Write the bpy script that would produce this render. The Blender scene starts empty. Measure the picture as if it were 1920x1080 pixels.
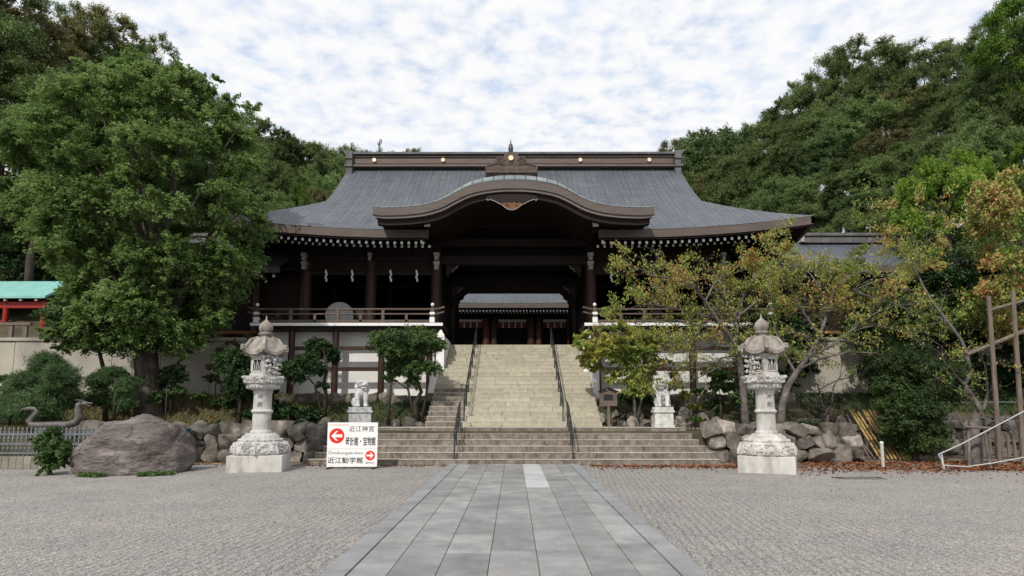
import bpy, math, random
import numpy as np
from mathutils import Vector, Matrix

# ------------------------------------------------------------------ camera, sky, sun
sc = bpy.context.scene
R = math.radians
F, CX, CY, PIT, H = 1200.0, 963.0, 620.0, R(7.0), 1.6
cam_d = bpy.data.cameras.new('camera')
cam_d.sensor_width = 36
cam_d.lens = F / 1920 * 36
cam_d.shift_y = (CY - 540) / 1920
cam_d.clip_start = 0.1
cam_d.clip_end = 2000
cam = bpy.data.objects.new('camera', cam_d)
sc.collection.objects.link(cam)
cam.location = (0, 0, H)
cam.rotation_euler = (R(90) + PIT, 0, 3.0 / F)
sc.camera = cam

SUN_EL, SUN_AZ = R(43), R(22)          # azimuth: to the left of straight behind the camera
sun_dir = Vector((-math.sin(SUN_AZ) * math.cos(SUN_EL), -math.cos(SUN_AZ) * math.cos(SUN_EL), math.sin(SUN_EL)))
sun_d = bpy.data.lights.new('sun', 'SUN')
sun_d.energy = 3.3
sun_d.angle = R(0.7)
sun_d.color = (1.0, 0.95, 0.86)
sun = bpy.data.objects.new('sun', sun_d)
sun.rotation_euler = sun_dir.to_track_quat('Z', 'Y').to_euler()
sun.location = (-20, -20, 40)
sc.collection.objects.link(sun)

sc.view_settings.view_transform = 'Standard'
sc.view_settings.look = 'None'
sc.view_settings.exposure = 0.0
sc.view_settings.gamma = 1
sc.cycles.max_bounces = 6
sc.cycles.transparent_max_bounces = 4
sc.cycles.caustics_reflective = False
sc.cycles.caustics_refractive = False

w = bpy.data.worlds.new('World')
sc.world = w
w.use_nodes = True
nt = w.node_tree
nt.nodes.clear()


def N(tree, typ, **kw):
    n = tree.nodes.new(typ)
    for k, v in kw.items():
        if k.startswith('i_'):
            key = k[2:]
            n.inputs[int(key) if key.isdigit() else key.replace('_', ' ')].default_value = v
        else:
            setattr(n, k, v)
    return n


def L(tree, a, b):
    tree.links.new(a, b)


def ramp(tree, stops, fac=None, interp='LINEAR'):
    n = tree.nodes.new('ShaderNodeValToRGB')
    cr = n.color_ramp
    cr.interpolation = interp
    while len(cr.elements) < len(stops):
        cr.elements.new(0.5)
    for e, (p, c) in zip(cr.elements, stops):
        e.position = p
        e.color = (*c, 1) if len(c) == 3 else c
    if fac is not None:
        tree.links.new(fac, n.inputs[0])
    return n


def g3(v):
    return (v, v, v)


sky = N(nt, 'ShaderNodeTexSky')
sky.sky_type = 'NISHITA'
sky.sun_disc = False
sky.sun_elevation = SUN_EL
sky.sun_rotation = math.atan2(sun_dir.x, sun_dir.y)
sky.air_density = 1.0
sky.dust_density = 1.2
bg_sky = N(nt, 'ShaderNodeBackground', i_Strength=0.15)
L(nt, sky.outputs[0], bg_sky.inputs[0])
tc = N(nt, 'ShaderNodeTexCoord')
sep = N(nt, 'ShaderNodeSeparateXYZ')
L(nt, tc.outputs['Generated'], sep.inputs[0])
zc = N(nt, 'ShaderNodeMath', operation='MAXIMUM', i_1=0.06)
L(nt, sep.outputs[2], zc.inputs[0])
zc2 = N(nt, 'ShaderNodeMath', operation='ADD', i_1=0.10)
L(nt, zc.outputs[0], zc2.inputs[0])
dx = N(nt, 'ShaderNodeMath', operation='DIVIDE')
dy = N(nt, 'ShaderNodeMath', operation='DIVIDE')
L(nt, sep.outputs[0], dx.inputs[0]); L(nt, zc2.outputs[0], dx.inputs[1])
L(nt, sep.outputs[1], dy.inputs[0]); L(nt, zc2.outputs[0], dy.inputs[1])
comb = N(nt, 'ShaderNodeCombineXYZ')
L(nt, dx.outputs[0], comb.inputs[0]); L(nt, dy.outputs[0], comb.inputs[1])
n1 = N(nt, 'ShaderNodeTexNoise', i_Scale=12.5, i_Detail=5.0, i_Roughness=0.56, i_Distortion=0.1)
n2 = N(nt, 'ShaderNodeTexNoise', i_Scale=2.2, i_Detail=3.0, i_Roughness=0.5)
L(nt, comb.outputs[0], n1.inputs['Vector']); L(nt, comb.outputs[0], n2.inputs['Vector'])
mixn = N(nt, 'ShaderNodeMath', operation='MULTIPLY_ADD', i_1=0.55)
L(nt, n2.outputs[0], mixn.inputs[0]); L(nt, n1.outputs[0], mixn.inputs[2])
cl = ramp(nt, [(0.52, g3(0.76)), (0.64, g3(0.91)), (0.72, g3(0.98)), (0.84, g3(1.0))], mixn.outputs[0])
shade = ramp(nt, [(0.30, (0.72, 0.82, 0.97)), (0.42, (0.83, 0.88, 0.965)), (0.50, (0.91, 0.93, 0.975)), (0.60, (0.98, 0.98, 0.985))], n1.outputs[0])
bg_cl = N(nt, 'ShaderNodeBackground', i_Strength=1.0)
L(nt, shade.outputs[0], bg_cl.inputs[0])
mx = N(nt, 'ShaderNodeMixShader')
L(nt, cl.outputs[0], mx.inputs[0]); L(nt, bg_sky.outputs[0], mx.inputs[1]); L(nt, bg_cl.outputs[0], mx.inputs[2])
wo = N(nt, 'ShaderNodeOutputWorld')
L(nt, mx.outputs[0], wo.inputs[0])


# ------------------------------------------------------------------ helpers
def P(u, v, Y):
    """world point on the sight line of photo pixel (u,v) at distance Y"""
    a = (u - CX) / F; b = (CY - v) / F
    ddy = math.cos(PIT) - b * math.sin(PIT); ddz = math.sin(PIT) + b * math.cos(PIT)
    t = Y / ddy
    return Vector((a * t, Y, H + ddz * t))


def G(u, v, z=0.0):
    a = (u - CX) / F; b = (CY - v) / F
    ddy = math.cos(PIT) - b * math.sin(PIT); ddz = math.sin(PIT) + b * math.cos(PIT)
    t = (z - H) / ddz
    return Vector((a * t, ddy * t, z))


def link(o):
    sc.collection.objects.link(o)
    return o


def chain_loc(p):
    v = Vector((0, 0, 0))
    while p is not None:
        v += p.location
        p = p.parent
    return v


def tag(o, label=None, cat=None, group=None, kind=None):
    if label: o['label'] = label
    if cat: o['category'] = cat
    if group: o['group'] = group
    if kind: o['kind'] = kind
    return o


def thing(name, label, cat, loc=(0, 0, 0), rz=0, group=None):
    o = link(bpy.data.objects.new(name, None))
    o.empty_display_size = 0.3
    o.location = loc
    o.rotation_euler = (0, 0, rz)
    return tag(o, label, cat, group)


_ico = {}


def ico(sub):
    if sub not in _ico:
        import bmesh
        bm = bmesh.new()
        bmesh.ops.create_icosphere(bm, subdivisions=sub, radius=1)
        bm.verts.ensure_lookup_table()
        _ico[sub] = (np.array([v.co[:] for v in bm.verts]), [[v.index for v in f.verts] for f in bm.faces])
        bm.free()
    return _ico[sub]


class MB:
    def __init__(s):
        s.v = []; s.f = []; s.m = []; s.n = 0

    def add(s, verts, faces, mi=0):
        verts = np.asarray(verts, float)
        k = s.n
        s.v.append(verts)
        for f in faces:
            s.f.append([int(i) + k for i in f]); s.m.append(mi)
        s.n += len(verts)
        return s

    def box(s, c, d, rz=0, mi=0, M=None):
        x, y, z = d[0] / 2, d[1] / 2, d[2] / 2
        v = np.array([(-x, -y, -z), (x, -y, -z), (x, y, -z), (-x, y, -z), (-x, -y, z), (x, -y, z), (x, y, z), (-x, y, z)])
        if M is not None:
            v = v @ np.array(M).T
        if rz:
            c_, s_ = math.cos(rz), math.sin(rz)
            v = np.stack([v[:, 0] * c_ - v[:, 1] * s_, v[:, 0] * s_ + v[:, 1] * c_, v[:, 2]], 1)
        return s.add(v + np.array(c), [(0, 3, 2, 1), (4, 5, 6, 7), (0, 1, 5, 4), (1, 2, 6, 5), (2, 3, 7, 6), (3, 0, 4, 7)], mi)

    def bx(s, x0, x1, y0, y1, z0, z1, mi=0):
        return s.box(((x0 + x1) / 2, (y0 + y1) / 2, (z0 + z1) / 2), (abs(x1 - x0), abs(y1 - y0), abs(z1 - z0)), 0, mi)

    def tube(s, pts, radii, n=8, mi=0, cap=True):
        pts = [Vector(p) for p in pts]
        if not hasattr(radii, '__len__'): radii = [radii] * len(pts)
        vs = []; fs = []
        ref = None
        for i, p in enumerate(pts):
            t = (pts[min(i + 1, len(pts) - 1)] - pts[max(i - 1, 0)])
            if t.length < 1e-9: t = Vector((0, 0, 1))
            t.normalize()
            if ref is None:
                ref = Vector((1, 0, 0)) if abs(t.x) < 0.8 else Vector((0, 1, 0))
            a = (ref - t * ref.dot(t)).normalized(); b = t.cross(a); ref = a
            for k in range(n):
                q = 2 * math.pi * k / n
                vs.append(p + (a * math.cos(q) + b * math.sin(q)) * radii[i])
        for i in range(len(pts) - 1):
            for k in range(n):
                k2 = (k + 1) % n
                fs.append((i * n + k, i * n + k2, (i + 1) * n + k2, (i + 1) * n + k))
        if cap:
            fs.append(tuple(range(n - 1, -1, -1))); fs.append(tuple((len(pts) - 1) * n + k for k in range(n)))
        return s.add([v[:] for v in vs], fs, mi)

    def cyl(s, x, y, z0, z1, r, n=20, r2=None, mi=0):
        return s.lathe([(r, z0), (r if r2 is None else r2, z1)], (x, y, 0), n, mi=mi)

    def lathe(s, prof, c=(0, 0, 0), n=24, ph=0.0, mi=0, cap=True):
        vs = []; fs = []
        for r, z in prof:
            for k in range(n):
                q = ph + 2 * math.pi * k / n
                vs.append((c[0] + r * math.cos(q), c[1] + r * math.sin(q), c[2] + z))
        for i in range(len(prof) - 1):
            for k in range(n):
                k2 = (k + 1) % n
                fs.append((i * n + k, i * n + k2, (i + 1) * n + k2, (i + 1) * n + k))
        if cap:
            fs.append(tuple(range(n - 1, -1, -1))); fs.append(tuple((len(prof) - 1) * n + k for k in range(n)))
        return s.add(vs, fs, mi)

    def prism(s, outl, y0, y1, mi=0, axis='y'):
        """outline in x,z extruded along y (axis='x': outline in y,z along x)"""
        n = len(outl)
        vs = []
        for yy in (y0, y1):
            for a, b in outl:
                vs.append((a, yy, b) if axis == 'y' else (yy, a, b))
        fs = [tuple(range(n)), tuple(range(2 * n - 1, n - 1, -1))]
        for i in range(n):
            j = (i + 1) % n
            fs.append((i, i + n, j + n, j))
        return s.add(vs, fs, mi)

    def ell(s, c, r, sub=2, M=None, mi=0):
        v, f = ico(sub)
        v = v * np.array(r)
        if M is not None: v = v @ np.array(M).T
        return s.add(v + np.array(c), f, mi)

    def disc_y(s, x, y0, y1, z, r, n=24, mi=0):
        o = [(x + r * math.cos(2 * math.pi * k / n), z + r * math.sin(2 * math.pi * k / n)) for k in range(n)]
        return s.prism(o, y0, y1, mi)

    def mesh(s, name, mats, smooth=False, off=None):
        me = bpy.data.meshes.new(name)
        v = np.concatenate(s.v) if s.v else np.zeros((0, 3))
        if off is not None: v = v - np.array(off)
        me.from_pydata(v.tolist(), [], s.f)
        for m in (mats if isinstance(mats, (list, tuple)) else [mats]): me.materials.append(m)
        if any(s.m): me.polygons.foreach_set('material_index', s.m)
        if smooth: me.polygons.foreach_set('use_smooth', [True] * len(me.polygons))
        me.update()
        import bmesh
        bm = bmesh.new(); bm.from_mesh(me)
        bmesh.ops.recalc_face_normals(bm, faces=bm.faces)
        bm.to_mesh(me); bm.free()
        if smooth and smooth != 'all':
            try:
                me.set_sharp_from_angle(angle=R(40))
            except Exception:
                pass
        return me

    def build(s, name, mats, parent=None, smooth=False, world=False, bevel=0, loc=None, rz=0):
        off = chain_loc(parent) if world else None
        if loc is not None and parent is None: off = None
        o = link(bpy.data.objects.new(name, s.mesh(name, mats, smooth, off)))
        if parent is not None: o.parent = parent
        if loc is not None: o.location = loc
        if rz: o.rotation_euler = (0, 0, rz)
        if bevel:
            b = o.modifiers.new('bevel', 'BEVEL'); b.width = bevel; b.segments = 2; b.limit_method = 'ANGLE'; b.angle_limit = R(40)
        return o


def quads_mesh(name, verts, mats, nper=4, smooth=False):
    n = len(verts) // nper
    me = bpy.data.meshes.new(name)
    me.vertices.add(len(verts)); me.vertices.foreach_set('co', verts.astype(np.float32).ravel())
    me.loops.add(n * nper); me.loops.foreach_set('vertex_index', np.arange(n * nper, dtype=np.int32))
    me.polygons.add(n)
    me.polygons.foreach_set('loop_start', np.arange(0, n * nper, nper, dtype=np.int32))
    for m in (mats if isinstance(mats, (list, tuple)) else [mats]): me.materials.append(m)
    me.update(calc_edges=True)
    me.validate()
    return me


def grid_mesh(name, X, Y, Z, mats, uv=None, keep=None, smooth=True):
    """X,Y,Z arrays (rows, cols); optional uv (rows, cols, 2)"""
    r, c = X.shape
    v = np.stack([X, Y, Z], -1).reshape(-1, 3)
    fs = []
    for i in range(r - 1):
        for j in range(c - 1):
            if keep is not None and not keep[i, j]: continue
            fs.append((i * c + j, i * c + j + 1, (i + 1) * c + j + 1, (i + 1) * c + j))
    me = bpy.data.meshes.new(name)
    me.from_pydata(v.tolist(), [], fs)
    for m in (mats if isinstance(mats, (list, tuple)) else [mats]): me.materials.append(m)
    if uv is not None:
        ul = me.uv_layers.new(name='UVMap')
        flat = uv.reshape(-1, 2)
        idx = np.array([l.vertex_index for l in me.loops])
        ul.data.foreach_set('uv', flat[idx].astype(np.float32).ravel())
    if smooth: me.polygons.foreach_set('use_smooth', [True] * len(me.polygons))
    me.update()
    return me


def copy_tree(o, loc, rz=None, scale=None, label=None):
    c = o.copy(); link(c); c.location = loc
    if rz is not None: c.rotation_euler = (0, 0, rz)
    if scale is not None: c.scale = scale
    if label: c['label'] = label
    for ch in [x for x in bpy.data.objects if x.parent == o]:
        d = ch.copy(); link(d); d.parent = c
        for g in [x for x in bpy.data.objects if x.parent == ch]:
            e = g.copy(); link(e); e.parent = d
    return c


_dg = None


def text_mb(body, size, off=0.0, sx=1.0):
    cu = bpy.data.curves.new('lettering', 'FONT')
    cu.body = body; cu.size = size; cu.offset = off; cu.align_x = 'LEFT'
    cu.resolution_u = 4
    o = link(bpy.data.objects.new('lettering', cu))
    dg = bpy.context.evaluated_depsgraph_get(); dg.update()
    me = bpy.data.meshes.new_from_object(o.evaluated_get(dg))
    v = np.array([x.co[:] for x in me.vertices]) if len(me.vertices) else np.zeros((0, 3))
    f = [list(p.vertices) for p in me.polygons]
    bpy.data.objects.remove(o); bpy.data.curves.remove(cu); bpy.data.meshes.remove(me)
    if len(v):
        v[:, 0] *= sx
    return v, f


def remesh_build(mb, name, mat, parent, voxel, smooth_it=2):
    o = mb.build(name, mat, parent, smooth='all')
    m = o.modifiers.new('r', 'REMESH'); m.mode = 'VOXEL'; m.voxel_size = voxel; m.use_smooth_shade = True
    s = o.modifiers.new('s', 'SMOOTH'); s.iterations = smooth_it; s.factor = 0.5
    dg = bpy.context.evaluated_depsgraph_get(); dg.update()
    me = bpy.data.meshes.new_from_object(o.evaluated_get(dg))
    o.modifiers.clear(); o.data = me; me.name = name
    if not me.materials: me.materials.append(mat)
    return o


# ------------------------------------------------------------------ materials
def base_mat(name, rough=0.7, spec=0.3):
    m = bpy.data.materials.new(name); m.use_nodes = True
    t = m.node_tree
    b = t.nodes['Principled BSDF']
    b.inputs['Roughness'].default_value = rough
    b.inputs['Specular IOR Level'].default_value = spec
    return m, t, b


def mottled(name, cols, scale=3.0, detail=8.0, rough=0.75, bump=0.3, bscale=None, island=0.0, stretch=(1, 1, 1), spec=0.3, coord='Object', lo=0.3, hi=0.7, dist=0.02, metal=0.0):
    m, t, b = base_mat(name, rough, spec)
    b.inputs['Metallic'].default_value = metal
    tcn = N(t, 'ShaderNodeTexCoord')
    mp = N(t, 'ShaderNodeMapping'); mp.inputs['Scale'].default_value = stretch
    if coord == 'World':
        ge = N(t, 'ShaderNodeNewGeometry'); L(t, ge.outputs['Position'], mp.inputs[0])
    else:
        L(t, tcn.outputs[coord], mp.inputs[0])
    no = N(t, 'ShaderNodeTexNoise', i_Scale=scale, i_Detail=detail, i_Roughness=0.62)
    L(t, mp.outputs[0], no.inputs['Vector'])
    k = len(cols)
    rp = ramp(t, [(lo + (hi - lo) * i / max(1, k - 1), c) for i, c in enumerate(cols)], no.outputs[0])
    out = rp.outputs[0]
    if island:
        ge2 = N(t, 'ShaderNodeNewGeometry')
        r2 = ramp(t, [(0, g3(1 - island)), (1, g3(1 + island))], ge2.outputs['Random Per Island'])
        mu = N(t, 'ShaderNodeMix', data_type='RGBA', blend_type='MULTIPLY'); mu.inputs[0].default_value = 1
        mv = N(t, 'ShaderNodeVectorMath', operation='MULTIPLY')
        L(t, out, mv.inputs[0])
        mr = N(t, 'ShaderNodeMapRange'); mr.inputs[3].default_value = 1 - island; mr.inputs[4].default_value = 1 + island
        L(t, ge2.outputs['Random Per Island'], mr.inputs[0])
        L(t, mr.outputs[0], mv.inputs[1])
        out = mv.outputs[0]
        t.nodes.remove(mu); t.nodes.remove(r2)
    L(t, out, b.inputs['Base Color'])
    if bump:
        nb = N(t, 'ShaderNodeTexNoise', i_Scale=bscale or scale * 4, i_Detail=6.0, i_Roughness=0.6)
        L(t, mp.outputs[0], nb.inputs['Vector'])
        bu = N(t, 'ShaderNodeBump', i_Strength=bump, i_Distance=dist)
        L(t, nb.outputs[0], bu.inputs['Height']); L(t, bu.outputs[0], b.inputs['Normal'])
    return m


def wood(name, c1, c2, rough=0.6, axis=2, sc_=1.0, spec=0.3):
    st = [9, 9, 9]; st[axis] = 0.7
    return mottled(name, [c1, c2], scale=1.6 * sc_, detail=6, rough=rough, bump=0.15, bscale=5, stretch=tuple(st), spec=spec, coord='World')


def leaf_mat(name, cols, transl=0.28, rough=0.45, nscale=0.5, spread=0.5, var=False):
    """colour by leaf plus slow real variation through the crown"""
    m, t, b = base_mat(name, rough + 0.1, 0.22)
    ge = N(t, 'ShaderNodeNewGeometry')
    tcn = N(t, 'ShaderNodeTexCoord')
    no = N(t, 'ShaderNodeTexNoise', i_Scale=nscale, i_Detail=2.0)
    L(t, tcn.outputs['Object'], no.inputs['Vector'])
    oi = N(t, 'ShaderNodeObjectInfo')
    ma = N(t, 'ShaderNodeMath', operation='MULTIPLY_ADD'); ma.inputs[1].default_value = spread
    L(t, ge.outputs['Random Per Island'], ma.inputs[0])
    m2 = N(t, 'ShaderNodeMath', operation='MULTIPLY_ADD'); m2.inputs[1].default_value = 1.6; m2.inputs[2].default_value = -0.8
    L(t, no.outputs[0], m2.inputs[0])
    m3 = N(t, 'ShaderNodeMath', operation='ADD'); m3.inputs[1].default_value = 0.5 - spread / 2
    L(t, m2.outputs[0], m3.inputs[0])
    L(t, m3.outputs[0], ma.inputs[2])
    k = len(cols)
    rp = ramp(t, [(i / (k - 1), c) for i, c in enumerate(cols)], ma.outputs[0])
    hv = N(t, 'ShaderNodeHueSaturation')
    mr = N(t, 'ShaderNodeMapRange'); mr.inputs[3].default_value = 0.68 if var else 1.0; mr.inputs[4].default_value = 1.5 if var else 1.0
    L(t, oi.outputs['Random'], mr.inputs[0]); L(t, mr.outputs[0], hv.inputs['Value'])
    mr2 = N(t, 'ShaderNodeMapRange'); mr2.inputs[3].default_value = 0.482 if var else 0.5; mr2.inputs[4].default_value = 0.515 if var else 0.5
    L(t, oi.outputs['Random'], mr2.inputs[0]); L(t, mr2.outputs[0], hv.inputs['Hue'])
    L(t, rp.outputs[0], hv.inputs['Color'])
    L(t, hv.outputs[0], b.inputs['Base Color'])
    tr = N(t, 'ShaderNodeBsdfTranslucent')
    L(t, hv.outputs[0], tr.inputs[0])
    mxs = N(t, 'ShaderNodeMixShader'); mxs.inputs[0].default_value = transl
    L(t, b.outputs[0], mxs.inputs[1]); L(t, tr.outputs[0], mxs.inputs[2])
    L(t, mxs.outputs[0], t.nodes['Material Output'].inputs[0])
    return m


M = {}
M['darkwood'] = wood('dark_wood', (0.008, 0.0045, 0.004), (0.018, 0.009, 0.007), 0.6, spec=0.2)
M['post'] = wood('post_wood', (0.022, 0.010, 0.007), (0.050, 0.023, 0.015), 0.55)
M['beam'] = wood('beam_wood', (0.018, 0.010, 0.008), (0.040, 0.021, 0.015), 0.6, axis=0)
M['railwood'] = wood('rail_wood', (0.075, 0.052, 0.042), (0.15, 0.11, 0.09), 0.65, axis=0)
M['fascia'] = wood('fascia', (0.075, 0.058, 0.050), (0.125, 0.098, 0.084), 0.6, axis=0)
M['fascia_lip'] = wood('fascia_lip', (0.12, 0.10, 0.09), (0.18, 0.155, 0.14), 0.6, axis=0)
M['ridge'] = wood('ridge_board', (0.085, 0.062, 0.053), (0.15, 0.115, 0.10), 0.6, axis=0)
M['carving'] = mottled('carved_wood', [(0.06, 0.04, 0.033), (0.13, 0.095, 0.08)], 6, bump=0.4)
M['gegyo'] = mottled('pendant_wood', [(0.09, 0.035, 0.018), (0.2, 0.085, 0.045)], 6, bump=0.3)
M['white'] = mottled('white_paint', [(0.70, 0.70, 0.68), (0.82, 0.82, 0.80)], 2.0, bump=0.05, rough=0.6)
M['plaster'] = mottled('white_plaster', [(0.66, 0.65, 0.62), (0.80, 0.79, 0.77)], 0.8, bump=0.08, bscale=20, rough=0.85, coord='World')
M['greypaint'] = mottled('weathered_white', [(0.26, 0.24, 0.21), (0.42, 0.40, 0.36)], 5, bump=0.1)
M['ridgecap'] = mottled('ridge_cap', [(0.075, 0.075, 0.078), (0.15, 0.148, 0.15)], 3, bump=0.2)
M['gold'] = mottled('gilt', [(0.75, 0.62, 0.38), (0.85, 0.75, 0.52)], 5, bump=0.0, rough=0.35, metal=0.25)
M['blackmetal'] = mottled('black_metal', [(0.012, 0.012, 0.013), (0.03, 0.03, 0.03)], 6, rough=0.35, bump=0.0, spec=0.6)
M['steel'] = mottled('steel', [(0.30, 0.30, 0.30), (0.45, 0.45, 0.45)], 6, rough=0.3, bump=0, metal=0.9)
M['lantern'] = mottled('lantern_granite', [(0.27, 0.265, 0.25), (0.44, 0.43, 0.41), (0.54, 0.53, 0.51)], 3.5, detail=10, bump=0.35, bscale=60, rough=0.8, dist=0.01)
M['lantern_roof'] = mottled('weathered_granite', [(0.10, 0.083, 0.07), (0.25, 0.22, 0.19), (0.38, 0.35, 0.32)], 4.0, detail=10, bump=0.5, bscale=40, rough=0.85, stretch=(1, 1, 0.5))
M['lantern_dirty'] = mottled('stained_granite', [(0.20, 0.18, 0.155), (0.38, 0.36, 0.33), (0.52, 0.505, 0.48), (0.60, 0.59, 0.56)], 3.5, detail=12, bump=0.4, bscale=60, rough=0.85, dist=0.01, stretch=(1, 1, 0.5))
M['kerbstone'] = mottled('kerb_stone', [(0.16, 0.15, 0.12), (0.30, 0.28, 0.23)], 4, bump=0.3, island=0.15)
M['lantern_base'] = mottled('base_granite', [(0.30, 0.29, 0.27), (0.50, 0.48, 0.45), (0.60, 0.58, 0.55)], 3.0, detail=12, bump=0.3, bscale=80, rough=0.85, stretch=(1, 1, 0.45))
M['statue'] = mottled('statue_stone', [(0.22, 0.22, 0.23), (0.46, 0.46, 0.47), (0.62, 0.62, 0.62)], 9, detail=10, bump=0.5, bscale=40, rough=0.85)
M['statue2'] = mottled('statue_pale_stone', [(0.32, 0.31, 0.29), (0.54, 0.53, 0.50), (0.66, 0.65, 0.62)], 6, detail=10, bump=0.5, bscale=40, rough=0.85)
M['ink'] = mottled('engraved_lettering', [(0.09, 0.09, 0.09), (0.15, 0.15, 0.15)], 20, bump=0)
M['black'] = mottled('black_lettering', [(0.012, 0.012, 0.014), (0.02, 0.02, 0.02)], 20, bump=0)
M['red'] = mottled('red_print', [(0.62, 0.025, 0.02), (0.68, 0.035, 0.03)], 5, bump=0)
M['sign'] = mottled('sign_board', [(0.74, 0.74, 0.72), (0.80, 0.80, 0.79)], 1.5, bump=0, rough=0.45)
M['rock'] = mottled('wall_rock', [(0.028, 0.030, 0.020), (0.085, 0.077, 0.066), (0.15, 0.132, 0.112), (0.30, 0.275, 0.24)], 2.6, detail=12, bump=0.8, bscale=8, island=0.45, rough=0.9, dist=0.04)
M['rock2'] = mottled('grey_wall_rock', [(0.04, 0.038, 0.028), (0.13, 0.115, 0.098), (0.22, 0.195, 0.168), (0.36, 0.33, 0.295)], 2.6, detail=12, bump=0.8, bscale=8, island=0.4, rough=0.9, dist=0.04)
M['palerock'] = mottled('pale_rock', [(0.05, 0.048, 0.034), (0.17, 0.15, 0.125), (0.29, 0.26, 0.22), (0.47, 0.44, 0.40)], 3.0, detail=12, bump=0.8, bscale=9, island=0.3, rough=0.9, dist=0.03)
M['boulder'] = mottled('boulder_rock', [(0.055, 0.046, 0.042), (0.135, 0.113, 0.105), (0.19, 0.162, 0.150), (0.33, 0.29, 0.27)], 1.9, detail=15, bump=1.0, bscale=5.0, rough=0.85, dist=0.16, stretch=(0.8, 0.8, 2.0))
t_ = M['boulder'].node_tree; b_ = t_.nodes['Principled BSDF']
tcb = N(t_, 'ShaderNodeTexCoord'); mpb = N(t_, 'ShaderNodeMapping'); mpb.inputs['Rotation'].default_value = (0.3, 0.5, 0.2); mpb.inputs['Scale'].default_value = (0.8, 1.0, 2.4)
L(t_, tcb.outputs['Object'], mpb.inputs[0])
nob = N(t_, 'ShaderNodeTexNoise', i_Scale=2.0, i_Detail=6.0); L(t_, mpb.outputs[0], nob.inputs['Vector'])
mvb = N(t_, 'ShaderNodeVectorMath', operation='MULTIPLY_ADD'); mvb.inputs[1].default_value = (0.55, 0.55, 0.55); L(t_, nob.outputs['Color'], mvb.inputs[0]); L(t_, mpb.outputs[0], mvb.inputs[2])
vob = N(t_, 'ShaderNodeTexVoronoi', feature='DISTANCE_TO_EDGE', i_Scale=0.85); L(t_, mvb.outputs[0], vob.inputs['Vector'])
crb = ramp(t_, [(0.0, g3(0.58)), (0.012, g3(0.82)), (0.035, g3(1.0))], vob.outputs['Distance'])
old = b_.inputs['Base Color'].links[0].from_socket
mlb = N(t_, 'ShaderNodeVectorMath', operation='MULTIPLY'); L(t_, old, mlb.inputs[0]); L(t_, crb.outputs[0], mlb.inputs[1]); L(t_, mlb.outputs[0], b_.inputs['Base Color'])
bub = N(t_, 'ShaderNodeBump', i_Strength=0.5, i_Distance=0.05); L(t_, crb.outputs[0], bub.inputs['Height'])
oldn = b_.inputs['Normal'].links[0].from_socket; L(t_, oldn, bub.inputs['Normal']); L(t_, bub.outputs[0], b_.inputs['Normal'])
M['bark'] = mottled('bark', [(0.022, 0.017, 0.014), (0.075, 0.060, 0.050), (0.15, 0.13, 0.115)], 2.2, detail=10, bump=1.0, bscale=7, rough=0.9, stretch=(2.5, 2.5, 0.8), dist=0.06)
M['cherrybark'] = mottled('cherry_bark', [(0.045, 0.038, 0.035), (0.115, 0.10, 0.09), (0.20, 0.18, 0.165)], 5, detail=8, bump=0.6, bscale=12, rough=0.85, stretch=(1, 1, 1), dist=0.02)
M['darkbark'] = mottled('dark_bark', [(0.03, 0.022, 0.017), (0.08, 0.06, 0.05)], 2.0, bump=0.6, rough=0.9)  # one even dark bark for woodland trunks and shrub stems
M['polewood'] = mottled('pole_wood', [(0.09, 0.07, 0.055), (0.20, 0.16, 0.13)], 3, bump=0.4, rough=0.85, stretch=(6, 6, 0.6))
M['bamboo'] = mottled('dry_bamboo', [(0.26, 0.17, 0.06), (0.48, 0.34, 0.14)], 2, bump=0.1, rough=0.5, island=0.25)
M['bronze'] = mottled('bronze', [(0.06, 0.055, 0.053), (0.16, 0.147, 0.14)], 9, bump=0.6, rough=0.5, metal=0.2, bscale=30)
M['teal'] = mottled('teal_plastic', [(0.02, 0.09, 0.11), (0.035, 0.13, 0.15)], 3, bump=0, rough=0.5)
M['verdigris'] = mottled('verdigris_roof', [(0.17, 0.40, 0.37), (0.26, 0.50, 0.46)], 1.4, bump=0.1, rough=0.6, stretch=(3, 0.6, 1))
M['vermilion'] = mottled('vermilion', [(0.22, 0.012, 0.009), (0.32, 0.02, 0.013)], 3, bump=0.0, rough=0.5)
M['ironfence'] = mottled('iron_fence', [(0.10, 0.115, 0.13), (0.19, 0.21, 0.23)], 5, bump=0, rough=0.5)
M['concrete'] = mottled('concrete', [(0.22, 0.20, 0.17), (0.37, 0.34, 0.285), (0.46, 0.425, 0.36)], 0.5, detail=10, bump=0.25, bscale=12, rough=0.9, coord='World', stretch=(1, 1, 0.6))
M['soil'] = mottled('terrain_soil', [(0.028, 0.028, 0.014), (0.065, 0.056, 0.030), (0.125, 0.10, 0.060)], 0.55, detail=12, bump=0.8, bscale=6, rough=0.95, coord='World', dist=0.06)
M['dirt'] = mottled('soil_dirt', [(0.08, 0.055, 0.04), (0.19, 0.145, 0.11), (0.27, 0.22, 0.18)], 1.5, detail=12, bump=0.6, bscale=14, rough=0.95, coord='World')
M['redwood'] = wood('red_wood', (0.055, 0.014, 0.010), (0.10, 0.028, 0.02), 0.55)
M['blind'] = mottled('red_curtain', [(0.10, 0.035, 0.03), (0.17, 0.07, 0.06)], 3, bump=0)
M['drum'] = wood('drum_skin', (0.38, 0.37, 0.36), (0.66, 0.65, 0.63), 0.7)
M['sun_tinted_wood'] = wood('sun_tinted_beam', (0.14, 0.065, 0.03), (0.24, 0.12, 0.06), 0.6, axis=0)  # brown gallery beam with the sun's orange put into its colour
M['paper'] = mottled('paper', [(0.7, 0.7, 0.68), (0.8, 0.8, 0.78)], 3, bump=0)
M['rope'] = mottled('white_rope', [(0.36, 0.36, 0.35), (0.52, 0.52, 0.50)], 9, bump=0.2)
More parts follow.
